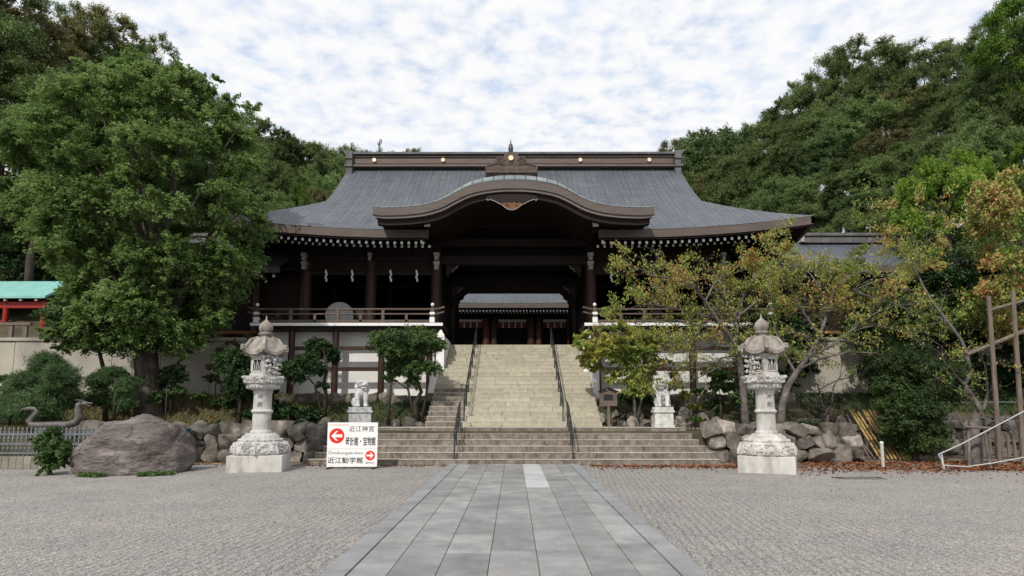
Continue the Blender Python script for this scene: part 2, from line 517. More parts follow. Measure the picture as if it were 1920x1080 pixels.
M['blackvoid'] = mottled('dark_interior', [(0.006, 0.005, 0.005), (0.012, 0.010, 0.009)], 2, bump=0, rough=0.8, spec=0.1)

M['lv_big'] = leaf_mat('leaf_camphor', [(0.080, 0.140, 0.040), (0.140, 0.23, 0.064), (0.215, 0.31, 0.095), (0.27, 0.36, 0.145)], 0.45, 0.36, 0.5)
M['lv_forest'] = leaf_mat('leaf_forest', [(0.076, 0.116, 0.042), (0.135, 0.195, 0.066), (0.215, 0.275, 0.10)], 0.32, 0.5, 0.25, 0.5, True)
M['lv_forest2'] = leaf_mat('leaf_forest_dark', [(0.050, 0.082, 0.030), (0.092, 0.140, 0.048), (0.16, 0.215, 0.082)], 0.28, 0.5, 0.25, 0.5, True)
M['lv_olive'] = leaf_mat('leaf_olive', [(0.085, 0.095, 0.036), (0.145, 0.145, 0.058), (0.23, 0.18, 0.08)], 0.3, 0.5, 0.25, 0.5, True)
M['lv_bright'] = leaf_mat('leaf_bright', [(0.05, 0.105, 0.015), (0.10, 0.19, 0.025), (0.18, 0.28, 0.045)], 0.35, 0.45, 0.3)
M['lv_yellowgreen'] = leaf_mat('leaf_yellow_green', [(0.10, 0.19, 0.025), (0.19, 0.31, 0.04), (0.30, 0.42, 0.08)], 0.45, 0.45, 0.4)
M['lv_conifer'] = leaf_mat('leaf_conifer', [(0.030, 0.056, 0.018), (0.058, 0.096, 0.028), (0.09, 0.135, 0.040)], 0.2, 0.55, 0.4)
M['lv_pine'] = leaf_mat('leaf_pine', [(0.045, 0.088, 0.034), (0.08, 0.138, 0.052), (0.13, 0.20, 0.08)], 0.3, 0.5, 0.8)
M['lv_dark'] = leaf_mat('leaf_dark', [(0.016, 0.040, 0.014), (0.034, 0.072, 0.022), (0.06, 0.11, 0.032)], 0.15, 0.45, 0.8)
M['lv_garden'] = leaf_mat('leaf_garden', [(0.045, 0.088, 0.028), (0.082, 0.142, 0.045), (0.14, 0.21, 0.07)], 0.3, 0.45, 1.0)
M['lv_cherry'] = leaf_mat('leaf_cherry', [(0.14, 0.22, 0.05), (0.21, 0.28, 0.06), (0.30, 0.33, 0.08), (0.40, 0.37, 0.11), (0.46, 0.24, 0.09)], 0.3, 0.5, 0.6, 0.9)
M['lv_cherry_green'] = leaf_mat('leaf_cherry_green', [(0.13, 0.23, 0.05), (0.25, 0.34, 0.07), (0.40, 0.42, 0.09), (0.48, 0.30, 0.09)], 0.3, 0.5, 0.6, 0.8)
M['lv_maple'] = leaf_mat('leaf_maple', [(0.13, 0.22, 0.05), (0.24, 0.32, 0.07), (0.36, 0.37, 0.10), (0.50, 0.35, 0.14), (0.52, 0.23, 0.12)], 0.3, 0.5, 0.7, 0.8)
M['lv_litter'] = leaf_mat('leaf_litter', [(0.10, 0.035, 0.018), (0.24, 0.08, 0.03), (0.36, 0.15, 0.06)], 0.0, 0.8, 1.0, 0.9)
M['lv_grass'] = leaf_mat('leaf_grass', [(0.10, 0.10, 0.03), (0.17, 0.15, 0.05), (0.24, 0.20, 0.08)], 0.2, 0.7, 1.0)
M['lv_red'] = leaf_mat('leaf_red', [(0.30, 0.03, 0.015), (0.46, 0.06, 0.025)], 0.3, 0.6, 1.0)


def step_mat(name, cols, stain, stain_lo=0.45):
    """dressed stone blocks with dark weathering runs"""
    m, t, b = base_mat(name, 0.88, 0.2)
    ge = N(t, 'ShaderNodeNewGeometry')
    no = N(t, 'ShaderNodeTexNoise', i_Scale=7.0, i_Detail=10.0, i_Roughness=0.7)
    L(t, ge.outputs['Position'], no.inputs['Vector'])
    rp = ramp(t, [(0.3, cols[0]), (0.5, cols[1]), (0.72, cols[2])], no.outputs[0])
    mr = N(t, 'ShaderNodeMapRange'); mr.inputs[3].default_value = 0.90; mr.inputs[4].default_value = 1.10
    L(t, ge.outputs['Random Per Island'], mr.inputs[0])
    mv = N(t, 'ShaderNodeVectorMath', operation='MULTIPLY')
    L(t, rp.outputs[0], mv.inputs[0]); L(t, mr.outputs[0], mv.inputs[1])
    mp = N(t, 'ShaderNodeMapping'); mp.inputs['Scale'].default_value = (3.2, 3.2, 1.1)
    L(t, ge.outputs['Position'], mp.inputs[0])
    n2_ = N(t, 'ShaderNodeTexNoise', i_Scale=1.3, i_Detail=8.0, i_Roughness=0.75)
    L(t, mp.outputs[0], n2_.inputs['Vector'])
    sm = ramp(t, [(stain_lo, g3(0)), (stain_lo + 0.22, g3(0.85))], n2_.outputs[0])
    mxc = N(t, 'ShaderNodeMix', data_type='RGBA')
    L(t, sm.outputs[0], mxc.inputs[0]); L(t, mv.outputs[0], mxc.inputs[6]); mxc.inputs[7].default_value = (*stain, 1)
    L(t, mxc.outputs[2], b.inputs['Base Color'])
    bu = N(t, 'ShaderNodeBump', i_Strength=0.5, i_Distance=0.012)
    nb = N(t, 'ShaderNodeTexNoise', i_Scale=45.0, i_Detail=5.0)
    L(t, ge.outputs['Position'], nb.inputs['Vector']); L(t, nb.outputs[0], bu.inputs['Height'])
    L(t, bu.outputs[0], b.inputs['Normal'])
    return m


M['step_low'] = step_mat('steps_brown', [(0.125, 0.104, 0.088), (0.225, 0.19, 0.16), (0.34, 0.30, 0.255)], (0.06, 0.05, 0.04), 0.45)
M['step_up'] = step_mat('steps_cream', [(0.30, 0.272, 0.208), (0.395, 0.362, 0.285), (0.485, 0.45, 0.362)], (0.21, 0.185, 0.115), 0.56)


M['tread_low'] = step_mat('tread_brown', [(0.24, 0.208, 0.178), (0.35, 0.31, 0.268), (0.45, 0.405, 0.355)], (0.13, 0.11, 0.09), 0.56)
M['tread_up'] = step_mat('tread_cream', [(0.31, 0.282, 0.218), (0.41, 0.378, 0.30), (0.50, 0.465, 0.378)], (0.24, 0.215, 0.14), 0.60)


def roof_mat(name, cols, bw=0.5, bh=0.17):
    m, t, b = base_mat(name, 0.55, 0.4)
    uv = N(t, 'ShaderNodeTexCoord')
    br = N(t, 'ShaderNodeTexBrick', offset=0.5, i_Scale=1.0)
    br.inputs['Mortar Size'].default_value = 0.022
    br.inputs['Mortar Smooth'].default_value = 0.3
    br.inputs['Brick Width'].default_value = bw
    br.inputs['Row Height'].default_value = bh
    br.inputs['Color1'].default_value = (*cols[0], 1)
    br.inputs['Color2'].default_value = (*cols[1], 1)
    br.inputs['Mortar'].default_value = (*cols[2], 1)
    L(t, uv.outputs['UV'], br.inputs['Vector'])
    mp = N(t, 'ShaderNodeMapping'); mp.inputs['Scale'].default_value = (2.6, 0.22, 1)
    L(t, uv.outputs['UV'], mp.inputs[0])
    no = N(t, 'ShaderNodeTexNoise', i_Scale=1.6, i_Detail=9.0, i_Roughness=0.65)
    L(t, mp.outputs[0], no.inputs['Vector'])
    st = ramp(t, [(0.3, g3(0.74)), (0.5, g3(1.0)), (0.72, g3(1.18))], no.outputs[0])
    mv = N(t, 'ShaderNodeVectorMath', operation='MULTIPLY')
    L(t, br.outputs[0], mv.inputs[0]); L(t, st.outputs[0], mv.inputs[1])
    n3 = N(t, 'ShaderNodeTexNoise', i_Scale=0.45, i_Detail=5.0)
    L(t, uv.outputs['UV'], n3.inputs['Vector'])
    s3 = ramp(t, [(0.35, (0.88, 0.90, 0.93)), (0.65, (1.12, 1.1, 1.06))], n3.outputs[0])
    mv2 = N(t, 'ShaderNodeVectorMath', operation='MULTIPLY')
    L(t, mv.outputs[0], mv2.inputs[0]); L(t, s3.outputs[0], mv2.inputs[1])
    L(t, mv2.outputs[0], b.inputs['Base Color'])
    bu = N(t, 'ShaderNodeBump', i_Strength=0.6, i_Distance=0.02)
    L(t, br.outputs['Fac'], bu.inputs['Height']); bu.invert = True
    L(t, bu.outputs[0], b.inputs['Normal'])
    return m


M['roof'] = roof_mat('roof_copper_shingle', [(0.088, 0.098, 0.116), (0.110, 0.121, 0.141), (0.045, 0.050, 0.060)])
M['roof2'] = roof_mat('roof_porch_shingle', [(0.140, 0.165, 0.178), (0.215, 0.245, 0.255), (0.03, 0.035, 0.04)], bw=0.42, bh=3.0)


def gravel_mat():
    m, t, b = base_mat('gravel', 0.92, 0.15)
    ge = N(t, 'ShaderNodeNewGeometry')
    vo = N(t, 'ShaderNodeTexVoronoi', i_Scale=66.0)
    L(t, ge.outputs['Position'], vo.inputs['Vector'])
    sp = N(t, 'ShaderNodeSeparateColor'); L(t, vo.outputs['Color'], sp.inputs[0])
    rp = ramp(t, [(0.0, (0.13, 0.122, 0.116)), (0.25, (0.285, 0.271, 0.258)), (0.6, (0.41, 0.391, 0.374)), (0.88, (0.53, 0.506, 0.484)), (1.0, (0.64, 0.62, 0.60))], sp.outputs[0])
    no = N(t, 'ShaderNodeTexNoise', i_Scale=0.7, i_Detail=8.0, i_Roughness=0.65)
    L(t, ge.outputs['Position'], no.inputs['Vector'])
    s3 = ramp(t, [(0.3, (0.86, 0.87, 0.87)), (0.7, (1.12, 1.08, 1.06))], no.outputs[0])
    mv = N(t, 'ShaderNodeVectorMath', operation='MULTIPLY')
    L(t, rp.outputs[0], mv.inputs[0]); L(t, s3.outputs[0], mv.inputs[1])
    L(t, mv.outputs[0], b.inputs['Base Color'])
    # rake furrows beside the path
    mp = N(t, 'ShaderNodeMapping'); mp.inputs['Rotation'].default_value = (0, 0, R(6))
    L(t, ge.outputs['Position'], mp.inputs[0])
    wv = N(t, 'ShaderNodeTexWave', wave_type='BANDS', bands_direction='X', i_Scale=2.6, i_Distortion=2.6, i_Detail=3.0)
    wv.inputs['Detail Scale'].default_value = 1.6
    L(t, mp.outputs[0], wv.inputs['Vector'])
    sx = N(t, 'ShaderNodeSeparateXYZ'); L(t, ge.outputs['Position'], sx.inputs[0])
    ab = N(t, 'ShaderNodeMath', operation='ABSOLUTE'); L(t, sx.outputs[0], ab.inputs[0])
    mr = N(t, 'ShaderNodeMapRange'); mr.inputs[1].default_value = 3.0; mr.inputs[2].default_value = 7.5; mr.inputs[3].default_value = 1.0; mr.inputs[4].default_value = 0.12
    L(t, ab.outputs[0], mr.inputs[0])
    mw = N(t, 'ShaderNodeMath', operation='MULTIPLY'); L(t, wv.outputs[0], mw.inputs[0]); L(t, mr.outputs[0], mw.inputs[1])
    mw2 = N(t, 'ShaderNodeMath', operation='MULTIPLY', i_1=0.058); L(t, mw.outputs[0], mw2.inputs[0])
    dm = N(t, 'ShaderNodeMath', operation='MULTIPLY', i_1=-0.020); L(t, vo.outputs['Distance'], dm.inputs[0])
    md = N(t, 'ShaderNodeMath', operation='MULTIPLY_ADD', i_1=0.012); L(t, sp.outputs[1], md.inputs[0]); L(t, dm.outputs[0], md.inputs[2])
    ad = N(t, 'ShaderNodeMath', operation='ADD'); L(t, mw2.outputs[0], ad.inputs[0]); L(t, md.outputs[0], ad.inputs[1])
    bu = N(t, 'ShaderNodeBump', i_Strength=0.9, i_Distance=1.0)
    L(t, ad.outputs[0], bu.inputs['Height']); L(t, bu.outputs[0], b.inputs['Normal'])
    return m


def slab_mat(name, cols, isl=0.16):
    m, t, b = base_mat(name, 0.8, 0.25)
    ge = N(t, 'ShaderNodeNewGeometry')
    no = N(t, 'ShaderNodeTexNoise', i_Scale=1.7, i_Detail=12.0, i_Roughness=0.72)
    L(t, ge.outputs['Position'], no.inputs['Vector'])
    rp = ramp(t, [(0.3, cols[0]), (0.52, cols[1]), (0.75, cols[2])], no.outputs[0])
    n2_ = N(t, 'ShaderNodeTexNoise', i_Scale=90.0, i_Detail=3.0)
    L(t, ge.outputs['Position'], n2_.inputs['Vector'])
    sp_ = ramp(t, [(0.3, g3(0.78)), (0.7, g3(1.22))], n2_.outputs[0])
    mv0 = N(t, 'ShaderNodeVectorMath', operation='MULTIPLY'); L(t, rp.outputs[0], mv0.inputs[0]); L(t, sp_.outputs[0], mv0.inputs[1])
    mr = N(t, 'ShaderNodeMapRange'); mr.inputs[3].default_value = 1 - isl; mr.inputs[4].default_value = 1 + isl
    L(t, ge.outputs['Random Per Island'], mr.inputs[0])
    mv = N(t, 'ShaderNodeVectorMath', operation='MULTIPLY'); L(t, mv0.outputs[0], mv.inputs[0]); L(t, mr.outputs[0], mv.inputs[1])
    L(t, mv.outputs[0], b.inputs['Base Color'])
    bu = N(t, 'ShaderNodeBump', i_Strength=0.5, i_Distance=0.006)
    L(t, n2_.outputs[0], bu.inputs['Height']); L(t, bu.outputs[0], b.inputs['Normal'])
    return m


M['gravel'] = gravel_mat()
M['slab'] = slab_mat('path_slab', [(0.17, 0.168, 0.166), (0.252, 0.249, 0.247), (0.36, 0.356, 0.353)])
M['newslab'] = slab_mat('path_new_slab', [(0.33, 0.33, 0.335), (0.43, 0.43, 0.435), (0.50, 0.50, 0.505)], 0.05)
M['kerb'] = slab_mat('path_kerb', [(0.18, 0.182, 0.19), (0.255, 0.258, 0.266), (0.33, 0.333, 0.342)], 0.08)
M['joint'] = mottled('path_joint', [(0.09, 0.087, 0.08), (0.16, 0.155, 0.145)], 12, bump=0.2, coord='World')

rng = np.random.default_rng(7)
random.seed(7)

# ------------------------------------------------------------------ setting: ground, path, terrain
g = MB()
g.add([(-140, -60, 0), (140, -60, 0), (140, 23.5, 0), (-140, 23.5, 0)], [(0, 1, 2, 3)])
tag(g.build('gravel_court', M['gravel']), kind='structure')

pa = MB()
FOOT = 18.62
pa.bx(-1.8, 1.8, -3, FOOT, -0.1, 0.030, 0)
edges = [-1.58, -1.2, -0.74, -0.25, 0.25, 0.74, 1.2, 1.58]
for k in range(7):
    y = FOOT - 0.02
    i = 0
    while y > -3:
        ln = rng.uniform(0.8, 1.35)
        new = (k == 4 and i < 4)
        if new: ln = 1.37
        ya = max(-3, y - ln)
        dz = rng.uniform(-0.003, 0.003)
        pa.bx(edges[k] + 0.004, edges[k + 1] - 0.004, ya + 0.003, y - 0.003, 0.0, 0.046 + dz, 2 if new else 1)
        y = ya; i += 1
for s in (-1, 1):
    y = FOOT
    while y > -3:
        ln = rng.uniform(0.9, 1.5); ya = max(-3, y - ln)
        pa.bx(s * 1.588, s * 1.83, ya + 0.004, y - 0.004, 0.0, 0.056, 3)
        y = ya
o = pa.build('path', [M['joint'], M['slab'], M['newslab'], M['kerb']], bevel=0.006)
tag(o, kind='structure')


def ye(x): return 20.0 if x < 10.2 else (20.0 + min(1, (x - 10.2) / 0.4) * 3.0)


def yj(x):
    a = abs(x)
    if a < 3.0: return 28.4
    if a < 10.4: return 27.1
    return 26.15


def hill(x, y):
    dxx = max(0.0, abs(x) - 15.0); dyy = max(0.0, y - 68.0)
    d = math.hypot(dxx, dyy * 0.75)
    s = min(1, max(0, (y - 27) / 14.0)); s = s * s * (3 - 2 * s)
    return s * 26 * (1 - math.exp(-d / 34)) + (0.5 * math.sin(x * 0.23) * math.cos(y * 0.19)) * min(1, d / 10)


def terr(x, y):
    a, b_ = ye(x), yj(x)
    if y < a: return 0.0
    if y < 22.4: return 0.93
    if y < 24.2: return 0.93 + (y - 22.4) / 1.8 * 1.14
    if y < b_: return 2.07
    return 4.38 + hill(x, y)


xs = np.concatenate([np.linspace(-190, -32, 34), np.linspace(-30, -10.5, 22), np.array([-10.39]), np.linspace(-10, -3.2, 12), np.array([-2.99, 2.99]), np.linspace(3.2, 10, 12), np.array([10.39]), np.linspace(10.6, 30, 22), np.linspace(32, 190, 34)])
rows = []
ny_far = np.concatenate([np.linspace(0, 40, 24)[1:], np.linspace(44, 250, 36)])
for x in xs:
    a, b_ = ye(x), yj(x)
    mids = np.linspace(22.5 if a < 22 else a + 0.3, 24.3, 6)
    ys = [a, a + 0.05, a + 0.2] + list(mids) + [25.2, b_ - 0.05, b_]
    zz = [-0.05, 0.92, 0.93] + [terr(x, y_ - 1e-3) for y_ in mids] + [2.07, 2.07, 4.38]
    for y_ in ny_far:
        ys.append(b_ + y_); zz.append(4.38 + hill(x, b_ + y_))
    rows.append((np.full(len(ys), x), np.array(ys), np.array(zz)))
TX = np.stack([r[0] for r in rows], 1); TY = np.stack([r[1] for r in rows], 1); TZ = np.stack([r[2] for r in rows], 1)
TZ = TZ + rng.normal(0, 0.012, TZ.shape) * (TZ > 0.5)
tag(link(bpy.data.objects.new('terrain', grid_mesh('terrain', TX, TY, TZ, M['soil']))), kind='structure')


# ------------------------------------------------------------------ stairs
def step_row(mb, x0, x1, y0, y1, z0, z1, lmin, lmax, side=False, nt=0.022, oh=0.012):
    x = x0
    while x < x1 - 1e-6:
        ln = rng.uniform(lmin, lmax)
        xb = min(x1, x + ln)
        if x1 - xb < lmin * 0.5: xb = x1
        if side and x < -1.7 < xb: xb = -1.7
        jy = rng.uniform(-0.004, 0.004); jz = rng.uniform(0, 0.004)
        mb.bx(x + 0.003, xb - 0.003, y0 + jy, y1, z0, z1 - nt - jz, 2 if side and xb < -1.6 else 0)  # browner left ends: staining plus tree and parapet shade put into the colour
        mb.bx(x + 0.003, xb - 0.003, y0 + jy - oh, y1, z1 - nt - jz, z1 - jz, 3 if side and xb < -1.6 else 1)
        x = xb


LZ = 1.03
lo = MB()
r_ = LZ / 6
for i in range(6):
    xl = -5.95 + i * 0.13; xr = 5.95 - i * 0.11
    y0 = 18.70 + i * 0.32
    step_row(lo, xl, xr, y0, y0 + (0.36 if i < 5 else 1.2), 0 if i == 0 else i * r_ - 0.02, (i + 1) * r_, 1.2, 2.6)
lo.bx(-3.6, 3.6, 21.4, 21.9, 0.9, LZ - 0.006)
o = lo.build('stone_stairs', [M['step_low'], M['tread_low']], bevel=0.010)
tag(o, 'broad brown stone stairs of six long steps rising from the paved path', 'stairs')

up = MB()
UR, UT, UY = 0.17, 0.35, 21.5
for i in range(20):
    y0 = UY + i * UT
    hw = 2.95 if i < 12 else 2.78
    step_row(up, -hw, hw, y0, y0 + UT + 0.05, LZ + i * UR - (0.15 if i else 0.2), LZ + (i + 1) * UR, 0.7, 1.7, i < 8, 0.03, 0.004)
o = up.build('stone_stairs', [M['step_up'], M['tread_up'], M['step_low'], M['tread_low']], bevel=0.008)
tag(o, 'cream stone stairs climbing between two black handrails to the dark gate', 'stairs')

# ------------------------------------------------------------------ handrails
def handrail(label, x, posts, top_h, r=0.024, mid=True):
    """posts: list of (y,z) foot points"""
    x = float(x)
    t = thing('handrail', label, 'handrail', (x, posts[0][0], posts[0][1]), 0, 'black handrails on the stairs')
    y0, z0 = posts[0]
    tops = [(0, y - y0, z - z0 + top_h) for y, z in posts]
    mb = MB(); mb.tube([(0, tops[0][1] - 0.12, tops[0][2] - 0.14)] + tops + [(0, tops[-1][1] + 0.12, tops[-1][2])], r, 10)
    mb.build('top_rail', M['blackmetal'], t, smooth=True)
    mb = MB(); mb.tube([(0, a, c - 0.34) for _, a, c in tops], r * 0.75, 8)
    mb.build('middle_rail', M['blackmetal'], t, smooth=True)
    for (y, z), tp in zip(posts, tops):
        mb = MB(); mb.cyl(0, y - y0, z - z0 - 0.02, tp[2] - 0.01, 0.021, 10)
        mb.lathe([(0.06, z - z0 + 0.002), (0.05, z - z0 + 0.02)], (0, y - y0, 0), 12)
        mb.build('post', M['blackmetal'], t, smooth=True)
    return t


def up_pt(i): return (UY + i * UT + 0.18, LZ + (i + 1) * UR)


for s, nm in ((-1, 'left'), (1, 'right')):
    handrail('short black handrail on the %s of the six lower brown steps' % nm, s * 1.72, [(18.86, r_), (19.50, 3 * r_), (20.14, 5 * r_ ), (20.7, LZ)], 0.80)
    handrail('long black handrail on the %s side of the cream upper stairs' % nm, s * 1.66, [up_pt(i) for i in (0, 3, 6, 9, 12, 15, 18)] + [(28.5, 4.43)], 0.80)

# ------------------------------------------------------------------ main gate
GY = 28.5
gate = thing('shrine_gate', 'large dark wooden shrine gate with sweeping grey roof and curved porch gable', 'gate', (0, GY, 2.0))
E0, YR, XE, XG = 25.6, 33.0, 12.4, 8.85
ZE, ZRISE, CC = 8.94, 5.5, 0.24
YG = E0 + (XE - XG)


def zprof(t): return ZE + ZRISE * ((1 - CC) * t + CC * t * t)


def lift(q):
    return 0.58 * np.clip((q - 0.36) / 0.64, 0, 1) ** 2


def obj_mesh(name, me, parent, world=True):
    o = link(bpy.data.objects.new(name, me))
    o.parent = parent
    if world:
        off = chain_loc(parent)
        me.transform(Matrix.Translation(-off))
    return o


tg = (YG - E0) / (YR - E0)


def roof_slope(front=True, sign=1):
    pass


nt_, ns_ = 30, 97
ts = np.linspace(0, 1, nt_)
ts[np.argmin(abs(ts - tg))] = tg
ss = np.linspace(-1, 1, ns_)
T_, S_ = np.meshgrid(ts, ss, indexing='ij')
halfw = np.where(T_ < tg, XE - (XE - XG) * T_ / tg, XG)
Xr = S_ * halfw
fade = np.clip(1 - T_ / (tg * 1.4), 0, 1) ** 1.6
Zr = zprof(T_) + lift(abs(S_)) * fade
Yf = E0 + T_ * (YR - E0)
slopelen = np.hypot(T_ * (YR - E0), Zr - ZE)
uv = np.stack([Xr, slopelen], -1)
xc = (Xr[:-1, :-1] + Xr[1:, 1:]) / 2; yc = (Yf[:-1, :-1] + Yf[1:, 1:]) / 2
keep = ~((abs(xc) < 3.5) & (yc < 28.0))
obj_mesh('roof', grid_mesh('roof', Xr, Yf, Zr, M['roof'], uv, keep), gate)
roof = obj_mesh('roof', grid_mesh('roof', Xr[:, ::-1], 2 * YR - Yf[:, ::-1], Zr[:, ::-1], M['roof'], uv[:, ::-1]), gate)
roof_front = [o for o in bpy.data.objects if o.name == 'roof'][0]
# hip ends
ts2 = np.linspace(0, 1, 14); ss2 = np.linspace(-1, 1, 41)
T2, S2 = np.meshgrid(ts2, ss2, indexing='ij')
for s in (-1, 1):
    hy = (YR - E0) - (XE - XG) * T2
    Yh = YR + S2 * hy * s
    Xh = s * (XE - (XE - XG) * T2)
    Zh = zprof(T2 * tg) + lift(abs(S2)) * np.clip(1 - T2 * tg / (tg * 1.4), 0, 1) ** 1.6
    obj_mesh('hip_roof', grid_mesh('hip_roof', Xh, Yh, Zh, M['roof'], np.stack([Yh, T2 * 3.9], -1)), gate)
    gb = MB()
    npt = 12
    tt = np.linspace(tg, 1, npt)
    out = [(E0 + t * (YR - E0), zprof(t) - 0.06) for t in tt] + [(2 * YR - E0 - t * (YR - E0), zprof(t) - 0.06) for t in tt[::-1][1:]]
    gb.prism(out, s * (XG - 0.5), s * (XG - 0.45), axis='x')
    gb.build('gable_wall', M['darkwood'], gate, world=True)
    vb = MB()
    for t0, t1 in zip(tt[:-1], tt[1:]):
        for mir in (0, 1):
            a0 = E0 + t0 * (YR - E0); a1 = E0 + t1 * (YR - E0)
            if mir: a0, a1 = 2 * YR - a0, 2 * YR - a1
            vb.prism([(a0, zprof(t0) - 0.02), (a1, zprof(t1) - 0.02), (a1, zprof(t1) - 0.34), (a0, zprof(t0) - 0.34)], s * (XG - 0.12), s * (XG + 0.02), axis='x')
    vb.build('verge_board', M['fascia'], gate, world=True)


# eave fascia, following the upturn
def fascia_strip(pts, th, dep_v, mat, name, parent, drop=0.0):
    """pts: list of (x,y,z) top outer edge, dep_v inward horizontal vector"""
    mb = MB()
    n = len(pts)
    vs = []
    for p in pts:
        p = np.array(p) - np.array((0, 0, drop)); d = np.array((*dep_v, 0))
        vs += [p, p + d, p + d - (0, 0, th), p - (0, 0, th)]
    fs = []
    for i in range(n - 1):
        for k in range(4):
            k2 = (k + 1) % 4
            fs.append((i * 4 + k, i * 4 + k2, (i + 1) * 4 + k2, (i + 1) * 4 + k))
    fs += [(0, 1, 2, 3), tuple((n - 1) * 4 + k for k in (3, 2, 1, 0))]
    mb.add(vs, fs)
    return mb.build(name, mat, parent, world=True)


for s in (-1, 1):
    q = np.linspace(3.5, XE, 40)
    z = ZE + lift(q / XE)
    fascia_strip([(s * a, E0, b) for a, b in zip(q, z)], 0.33, (0, 0.16), M['fascia'], 'eave_fascia', gate, 0.015)
    fascia_strip([(s * min(a, XE - .08), E0 + 0.06, b) for a, b in zip(q, z)], 0.07, (0, 0.10), M['darkwood'], 'eave_lip', gate, 0.345)
    qy = np.linspace(-1, 1, 60)
    fascia_strip([(s * XE, YR + a * (YR - E0), ZE + lift(abs(a))) for a in qy], 0.33, (-s * 0.16, 0), M['fascia'], 'eave_fascia', gate, 0.012)
    # soffits
    qs = np.linspace(3.5, XE - 0.15, 30)
    tv = np.linspace(0, 1, 5)
    TT, QQ = np.meshgrid(tv, qs, indexing='ij')
    lim = np.minimum(3.0, 1e9)
    inner = np.minimum(QQ, XE - 0.15 - TT * 3.0 * (QQ / XE) ** 6)
    obj_mesh('soffit', grid_mesh('soffit', s * inner, E0 + 0.12 + TT * 3.1, ZE - 0.36 + TT * 1.12 + lift(QQ / XE) * (1 - TT), M['darkwood']), gate)
    qq = np.linspace(-1, 1, 30)
    TT, QQ = np.meshgrid(tv, qq, indexing='ij')
    obj_mesh('soffit', grid_mesh('soffit', s * (XE - 0.12 - TT * 3.1), YR + QQ * (YR - E0 - 0.15 - TT * 3.0), ZE - 0.37 + TT * 1.12 + lift(abs(QQ)) * (1 - TT), M['darkwood']), gate)

# rafters with white ends
def rafter_mesh(w_, h_, ln, slope):
    mb = MB()
    dz = ln * slope
    v = [(-w_ / 2, 0, -h_ / 2), (w_ / 2, 0, -h_ / 2), (w_ / 2, 0, h_ / 2), (-w_ / 2, 0, h_ / 2)]
    v += [(a, ln, c + dz) for a, _, c in v]
    mb.add(v, [(0, 1, 2, 3)], 1)
    mb.n -= 0
    mb.f += [[0, 4, 5, 1], [1, 5, 6, 2], [2, 6, 7, 3], [3, 7, 4, 0], [7, 6, 5, 4]]
    mb.m += [0] * 5
    me = mb.mesh('rafter', [M['darkwood'], M['white']])
    return me


r1 = rafter_mesh(0.10, 0.12, 2.6, 0.30); r2 = rafter_mesh(0.10, 0.11, 2.0, 0.32)
GL = Vector(gate.location)
for s in (-1, 1):
    for k in range(26):
        x = 3.75 + k * 0.294
        lf = float(lift(x / XE))
        o = link(bpy.data.objects.new('flying_rafter', r1)); o.parent = gate
        o.location = Vector((s * x, 25.86, 8.44 + lf * 0.95)) - GL
        if k < 24:
            o = link(bpy.data.objects.new('base_rafter', r2)); o.parent = gate
            o.location = Vector((s * (x - 0.147), 26.75, 8.52 + lf * 0.75)) - GL

# ridge
rb = MB(); rb.bx(-8.5, 8.5, YR - 0.50, YR + 0.50, 14.34, 14.46); rb.bx(-8.52, 8.52, YR - 0.42, YR + 0.42, 14.46, 14.54, 1); rb.bx(-8.5, 8.5, YR - 0.36, YR + 0.36, 14.54, 14.89)
rb.bx(-8.54, 8.54, YR - 0.44, YR + 0.44, 14.89, 14.95); rb.bx(-8.54, 8.54, YR - 0.40, YR + 0.40, 14.95, 15.01, 1); rb.bx(-8.68, 8.68, YR - 0.54, YR + 0.54, 15.01, 15.13, 2)
ridge = rb.build('ridge', [M['ridge'], M['darkwood'], M['ridgecap']], gate, world=True, bevel=0.01)
for u in (702, 831, 1088, 1217):
    p = P(u, 294, YR - 0.4)
    mb = MB(); mb.disc_y(p.x, YR - 0.46, YR - 0.34, 14.72, 0.10)
    mb.build('crest_disc', M['gold'], ridge, world=True)
for s in (-1, 1):
    mb = MB()
    out = [(8.52, 13.85), (8.80, 13.85), (8.84, 14.3), (8.80, 14.5), (8.86, 14.95), (9.06, 15.2), (9.11, 15.26), (8.80, 15.19), (8.52, 15.16)]
    mb.prism([(s * a, b) for a, b in out], YR - 0.62, YR + 0.62)
    mb.bx(s * 8.50, s * 8.88, YR - 0.70, YR + 0.7, 14.28, 14.40); mb.bx(s * 8.50, s * 8.88, YR - 0.69, YR + 0.69, 14.72, 14.82)
    mb.build('ridge_end_tile', M['ridgecap'], gate, world=True)

# porch roof (curved gable)
KY = 23.9
kpx = [(0, 339), (36, 340.5), (60, 344), (84, 350), (107, 360.5), (133, 374), (160, 382.5), (190, 387.2), (225, 389.3), (250, 389.3), (264, 387.5)]
kx = np.array([(P(CX + a, b, KY).x) for a, b in kpx]); kz = np.array([P(CX + a, b, KY).z for a, b in kpx])
xx = np.linspace(0, kx[-1], 60)
# smooth interpolation (Catmull-Rom through the points)
def smooth_interp(x, xp, fp):
    m = np.gradient(fp, xp); m[0] = 0
    i = np.clip(np.searchsorted(xp, x) - 1, 0, len(xp) - 2)
    h_ = xp[i + 1] - xp[i]; t = (x - xp[i]) / h_
    return (2 * t**3 - 3 * t**2 + 1) * fp[i] + (t**3 - 2 * t**2 + t) * h_ * m[i] + (-2 * t**3 + 3 * t**2) * fp[i + 1] + (t**3 - t**2) * h_ * m[i + 1]


